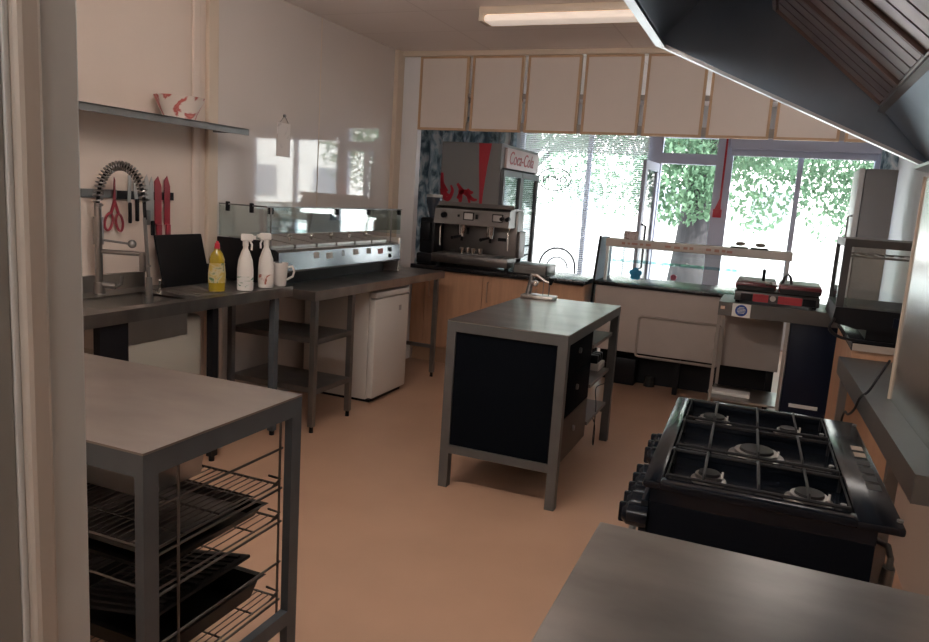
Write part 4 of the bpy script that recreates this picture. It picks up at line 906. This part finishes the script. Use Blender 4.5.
nf = 5; fw = (HY1-HY0-.03)/nf
for k in range(nf):
    y0 = HY0+.012+fw*k; mb = MB()
    def slab(y_a, y_b, h0, h1, s0=0., s1=1.):
        p = [A+dn*s0+nrm*h0, A+dn*s1+nrm*h0, A+dn*s1+nrm*h1, A+dn*s0+nrm*h1]
        mb.prism([(q.x, y_a, q.z) for q in p], (0, y_b-y_a, 0))
    slab(y0, y0+fw-.006, -.03, -.015)
    f_ = None
    nb = 4; bw_ = (fw-.02)/nb
    for j in range(nb): slab(y0+.008+bw_*j, y0+.008+bw_*j+bw_*.86, -.015, -.002, .04, .96)
    slab(y0, y0+.008, -.015, .008); slab(y0+fw-.014, y0+fw-.006, -.015, .008); slab(y0, y0+fw-.006, -.015, .008, 0, .03); slab(y0, y0+fw-.006, -.015, .008, .97, 1)
    build(mb, 'baffle_filter', fmat, r, smooth=False)
build(MB().prism([(-.125, HY0+.006, 2.42), (-.11, HY0+.006, 2.42), (-.11, HY0+.006, 2.75), (-.125, HY0+.006, 2.75)], (0, HY1-HY0-.012, 0)), 'filter_housing', hood_steel, r, smooth=False)
hg = MB()
for y in (1.3, 3.2): hg.cyl((.3, y, 2.75), (.3, y, CEIL), .012)

# ------------------------------------------------------------------ left table with wire racks
LX0, LX1, LY0, LY1, LZ = -2.30, -1.312, 1.262, 1.905, .90
r = thing('rack_table', 'steel-topped table with wire racks beside the doorway', 'table', (-1.8, 1.58, 0))
build(B(LX0, LX1, LY0, LY1, LZ-.004, LZ+.002), 'table_top', mat('matt_steel_top', (.33, .29, .265), .36, .9, var=.16, vscale=3.5, rvar=.03, stretch=(1, 2, 1)), r, smooth=False)
fm = MB()
fm.box(LX0, LX1, LY0, LY0+.05, LZ-.062, LZ-.004).box(LX0, LX1, LY1-.05, LY1, LZ-.062, LZ-.004).box(LX0, LX0+.05, LY0+.05, LY1-.05, LZ-.062, LZ-.004).box(LX1-.05, LX1, LY0+.05, LY1-.05, LZ-.062, LZ-.004)
for a_ in (LX0, LX1-.028): build(B(a_, a_+.028, LY0+.048, LY1-.048, .13, .18), 'rail', galv, r, smooth=False)
build(fm, 'frame', galv, r, smooth=False)
for lx in (LX0, LX1-.028):
    for ly in (LY0, LY1-.048): build(B(lx, lx+.028, ly, ly+.048, 0, LZ-.062), 'leg', galv, r, smooth=False)
RX0, RX1 = LX0+.045, LX1-.045
for x_ in (RX1+.01, RX0-.01):
    rods = MB()
    for z in (.733, .60, .487, .348, .215): rods.cyl((x_, LY0+.048, z), (x_, LY1-.048, z), .004, seg=8)
    for y in (LY0+.15, LY1-.06): rods.cyl((x_, y, .16), (x_, y, LZ-.06), .004, seg=8)
    build(rods, 'runner_frame', wire, r)
def rack(z, label, n=34, y1=LY1-.06):
    mb = MB(); a, b, c, d_ = RX0+.02, RX1+.005, LY0+.07, y1
    mb.tube([(a, c, z), (b, c, z), (b, d_, z), (a, d_, z)], .004, 6, True)
    for k in range(1, n): mb.cyl((a+(b-a)*k/n, c, z+.003), (a+(b-a)*k/n, d_, z+.003), .0019, seg=5)
    for f in (.22, .5, .78): mb.cyl((a, c+(d_-c)*f, z-.003), (b, c+(d_-c)*f, z-.003), .003, seg=5)
    mb.tube([(b, d_-.03, z), (b+.008, d_+.0, z+.02), (b-.04, d_+.005, z+.02)], .004, 5)
    o = build(mb, 'oven_rack', wire, None, ((a+b)/2, (c+d_)/2, z-.007)); tag(o, label, 'wire rack', 'wire racks in the steel table'); return o
rack(.614, 'uppermost wire rack in the left steel table')
rack(.501, 'middle wire rack holding the wide baking trays', 30)
rack(.229, 'lowest wire rack under the roasting tins', 40)
def tin(name, cx, cy, z, w, d, h, fl, m, label, cat, tilt=0., group=None, rz=0.):
    mb = MB(); mb.M = Matrix.Translation((cx, cy, z)) @ Matrix.Rotation(rz, 4, 'Z') @ Matrix.Rotation(tilt, 4, 'Y')
    t = .003; f = fl
    a = [(-w/2, -d/2), (w/2, -d/2), (w/2, d/2), (-w/2, d/2)]
    lo = [(x_*.92, y_*.90, 0) for x_, y_ in a]; hi = [(x_, y_, h) for x_, y_ in a]; rim = [(x_+math.copysign(f, x_), y_+math.copysign(f, y_), h+.002) for x_, y_ in a]
    lo2 = [(x_*.92, y_*.90, t) for x_, y_ in a]; hi2 = [(x_*.985, y_*.98, h) for x_, y_ in a]
    mb.quad(*lo); mb.quad(*lo2)
    for i in range(4):
        j = (i+1) % 4
        mb.quad(lo[i], lo[j], hi[j], hi[i]); mb.quad(lo2[i], lo2[j], hi2[j], hi2[i]); mb.quad(hi[i], hi[j], rim[j], rim[i]); mb.quad(hi2[i], hi2[j], rim[j], rim[i])
    bmesh.ops.remove_doubles(mb.bm, verts=mb.bm.verts, dist=.0002)
    o = build(mb, name, m, None, (cx, cy, z), smooth=False); tag(o, label, cat, group); return o
steel_in = mat('grey_baking_tin', (.20, .19, .185), .32, .8, var=.3, vscale=8)
tin('baking_tray', -1.63, 1.60, .508, .47, .46, .035, .012, tray_mat, 'black baking tray lying under the grey one on the middle rack', 'baking tray')
tin('baking_tray', -2.02, 1.60, .508, .24, .42, .09, .012, tray_mat, 'deep black tray at the left of the middle rack', 'baking tray')
tin('baking_tray', -1.65, 1.59, .546, .42, .42, .022, .012, steel_in, 'wide grey baking tray stacked on a black one', 'baking tray')
tin('roasting_tin', -1.62, 1.60, .237, .46, .42, .07, .015, tray_mat, 'black roasting tin on the lowest rack', 'roasting tin')
tin('roasting_tin', -1.98, 1.62, .237, .20, .40, .06, .012, tray_mat, 'small black tin behind the roasting tin on the lowest rack', 'roasting tin')
mb = MB(); mb.M = Matrix.Translation((-1.60, 1.62, .325)) @ Matrix.Rotation(math.radians(-10), 4, 'Y')
mb.box(-.20, .17, -.20, .20, 0, .012, bev=.004)
for k in range(12): mb.box(-.18, .15, -.18+.031*k, -.168+.031*k, .012, .018)
o = build(mb, 'griddle_plate', cast, None, (-1.60, 1.62, .30)); tag(o, 'ribbed black griddle plate lying tilted on the roasting tin', 'griddle')
tin('steel_pan', -1.74, 1.66, .622, .30, .26, .15, .008, steel, 'stainless food pan on the uppermost wire rack', 'food pan')

# ------------------------------------------------------------------ near right worktable
r = thing('near_table', 'worn stainless worktable in front of the cooker', 'table', (.35, 1.0, 0))
NX0, NX1, NY0, NY1 = -.262, 1.10, .40, 1.468
build(MB().box(NX0, NX1, NY0, NY1, .885, .90, bev=.004).box(NX0, NX1, NY1-.012, NY1, .84, .885).box(NX0, NX0+.012, NY0, NY1-.012, .84, .885).box(NX1-.012, NX1, NY0, NY1-.012, .84, .885).box(NX0+.012, NX1-.012, NY0, NY0+.012, .84, .885), 'table_top', steel_top, r, smooth=False)
for lx in (NX0+.04, NX1-.04):
    for ly in (NY0+.04, NY1-.04): build(B(lx-.02, lx+.02, ly-.02, ly+.02, 0, .84), 'leg', steel_dark, r, smooth=False)

# ------------------------------------------------------------------ light
LZT = 2.40
LK, LB = 77, 52
def added_lamp(cx, cy, lx, ly, label, power, col):  # hanging tubes added out of view to raise the indoor brightness
    rt = thing('fluorescent_light', label, 'ceiling light', (cx, cy, CEIL))
    build(B(cx-lx/2, cx+lx/2, cy-.035, cy+.035, 2.745, CEIL, bev=.006), 'casing', cream_trim, rt)
    build(MB().cyl((cx-lx/2+.03, cy, LZT), (cx+lx/2-.03, cy, LZT), .030, seg=16), 'tube', emit('added_tube', col, power), rt)
    for xx in (cx-lx/2, cx+lx/2-.03):
        build(B(xx, xx+.03, cy-.02, cy+.02, LZT-.035, LZT+.06), 'tube_holder', white_pl, rt, smooth=False)
        build(MB().cyl((xx+.015, cy, LZT+.06), (xx+.015, cy, 2.745), .005, seg=8), 'hanging_rod', white_pl, rt)
added_lamp(-1.45, 2.1, 1.5, .18, 'unseen fluorescent batten added above the aisle near the doorway', LK, (1, .91, .835))
added_lamp(-.7, -.9, 1.5, .18, 'unseen fluorescent batten added in the room behind the doorway', LB, (1, .98, .95))

added_lamp(.55, 4.75, 1.0, .18, 'short unseen fluorescent batten added in the right corner behind the hood', 15, (1, .93, .87))

w = bpy.data.worlds.new('sky'); bpy.context.scene.world = w; w.use_nodes = True
bg = w.node_tree.nodes['Background']; bg.inputs['Color'].default_value = (.86, .94, 1.0, 1); bg.inputs['Strength'].default_value = 7.5
s = bpy.data.lights.new('sun', 'SUN'); s.energy = 14; s.angle = .02; s.color = (1, .96, .9)
so = bpy.data.objects.new('sun', s); C.objects.link(so); so.rotation_euler = (math.radians(20), math.radians(42), 0)
pl = bpy.data.lights.new('window_portal', 'AREA'); pl.shape = 'RECTANGLE'; pl.size = 4.2; pl.size_y = 2.1; pl.cycles.is_portal = True
po = bpy.data.objects.new('window_portal', pl); C.objects.link(po); po.location = (-1.1, SF+.12, 1.46); po.rotation_euler = (math.radians(-90), 0, 0)

# ------------------------------------------------------------------ camera
cam = bpy.data.cameras.new('camera'); co = bpy.data.objects.new('camera', cam); C.objects.link(co)
cam.sensor_fit = 'HORIZONTAL'; cam.sensor_width = 36; cam.lens = 36*737.7/929; cam.clip_start = .02
yaw, pit, rol = -.38633, .16627, .06499
f = V((math.sin(yaw)*math.cos(pit), math.cos(yaw)*math.cos(pit), -math.sin(pit))); rt_ = f.cross(V((0, 0, 1))).normalized(); up = rt_.cross(f)
r2 = rt_*math.cos(rol)+up*math.sin(rol); u2 = -rt_*math.sin(rol)+up*math.cos(rol)
M = Matrix((( r2.x, u2.x, -f.x, 0), (r2.y, u2.y, -f.y, 0), (r2.z, u2.z, -f.z, 1.55), (0, 0, 0, 1)))
co.matrix_world = M
sc_ = bpy.context.scene; sc_.camera = co
sc_.view_settings.view_transform = 'Standard'; sc_.view_settings.look = 'None'; sc_.view_settings.exposure = 0; sc_.view_settings.gamma = 1
sc_.cycles.use_denoising = True; sc_.cycles.max_bounces = 10; sc_.cycles.diffuse_bounces = 5; sc_.cycles.transparent_max_bounces = 24; sc_.cycles.sample_clamp_indirect = 6
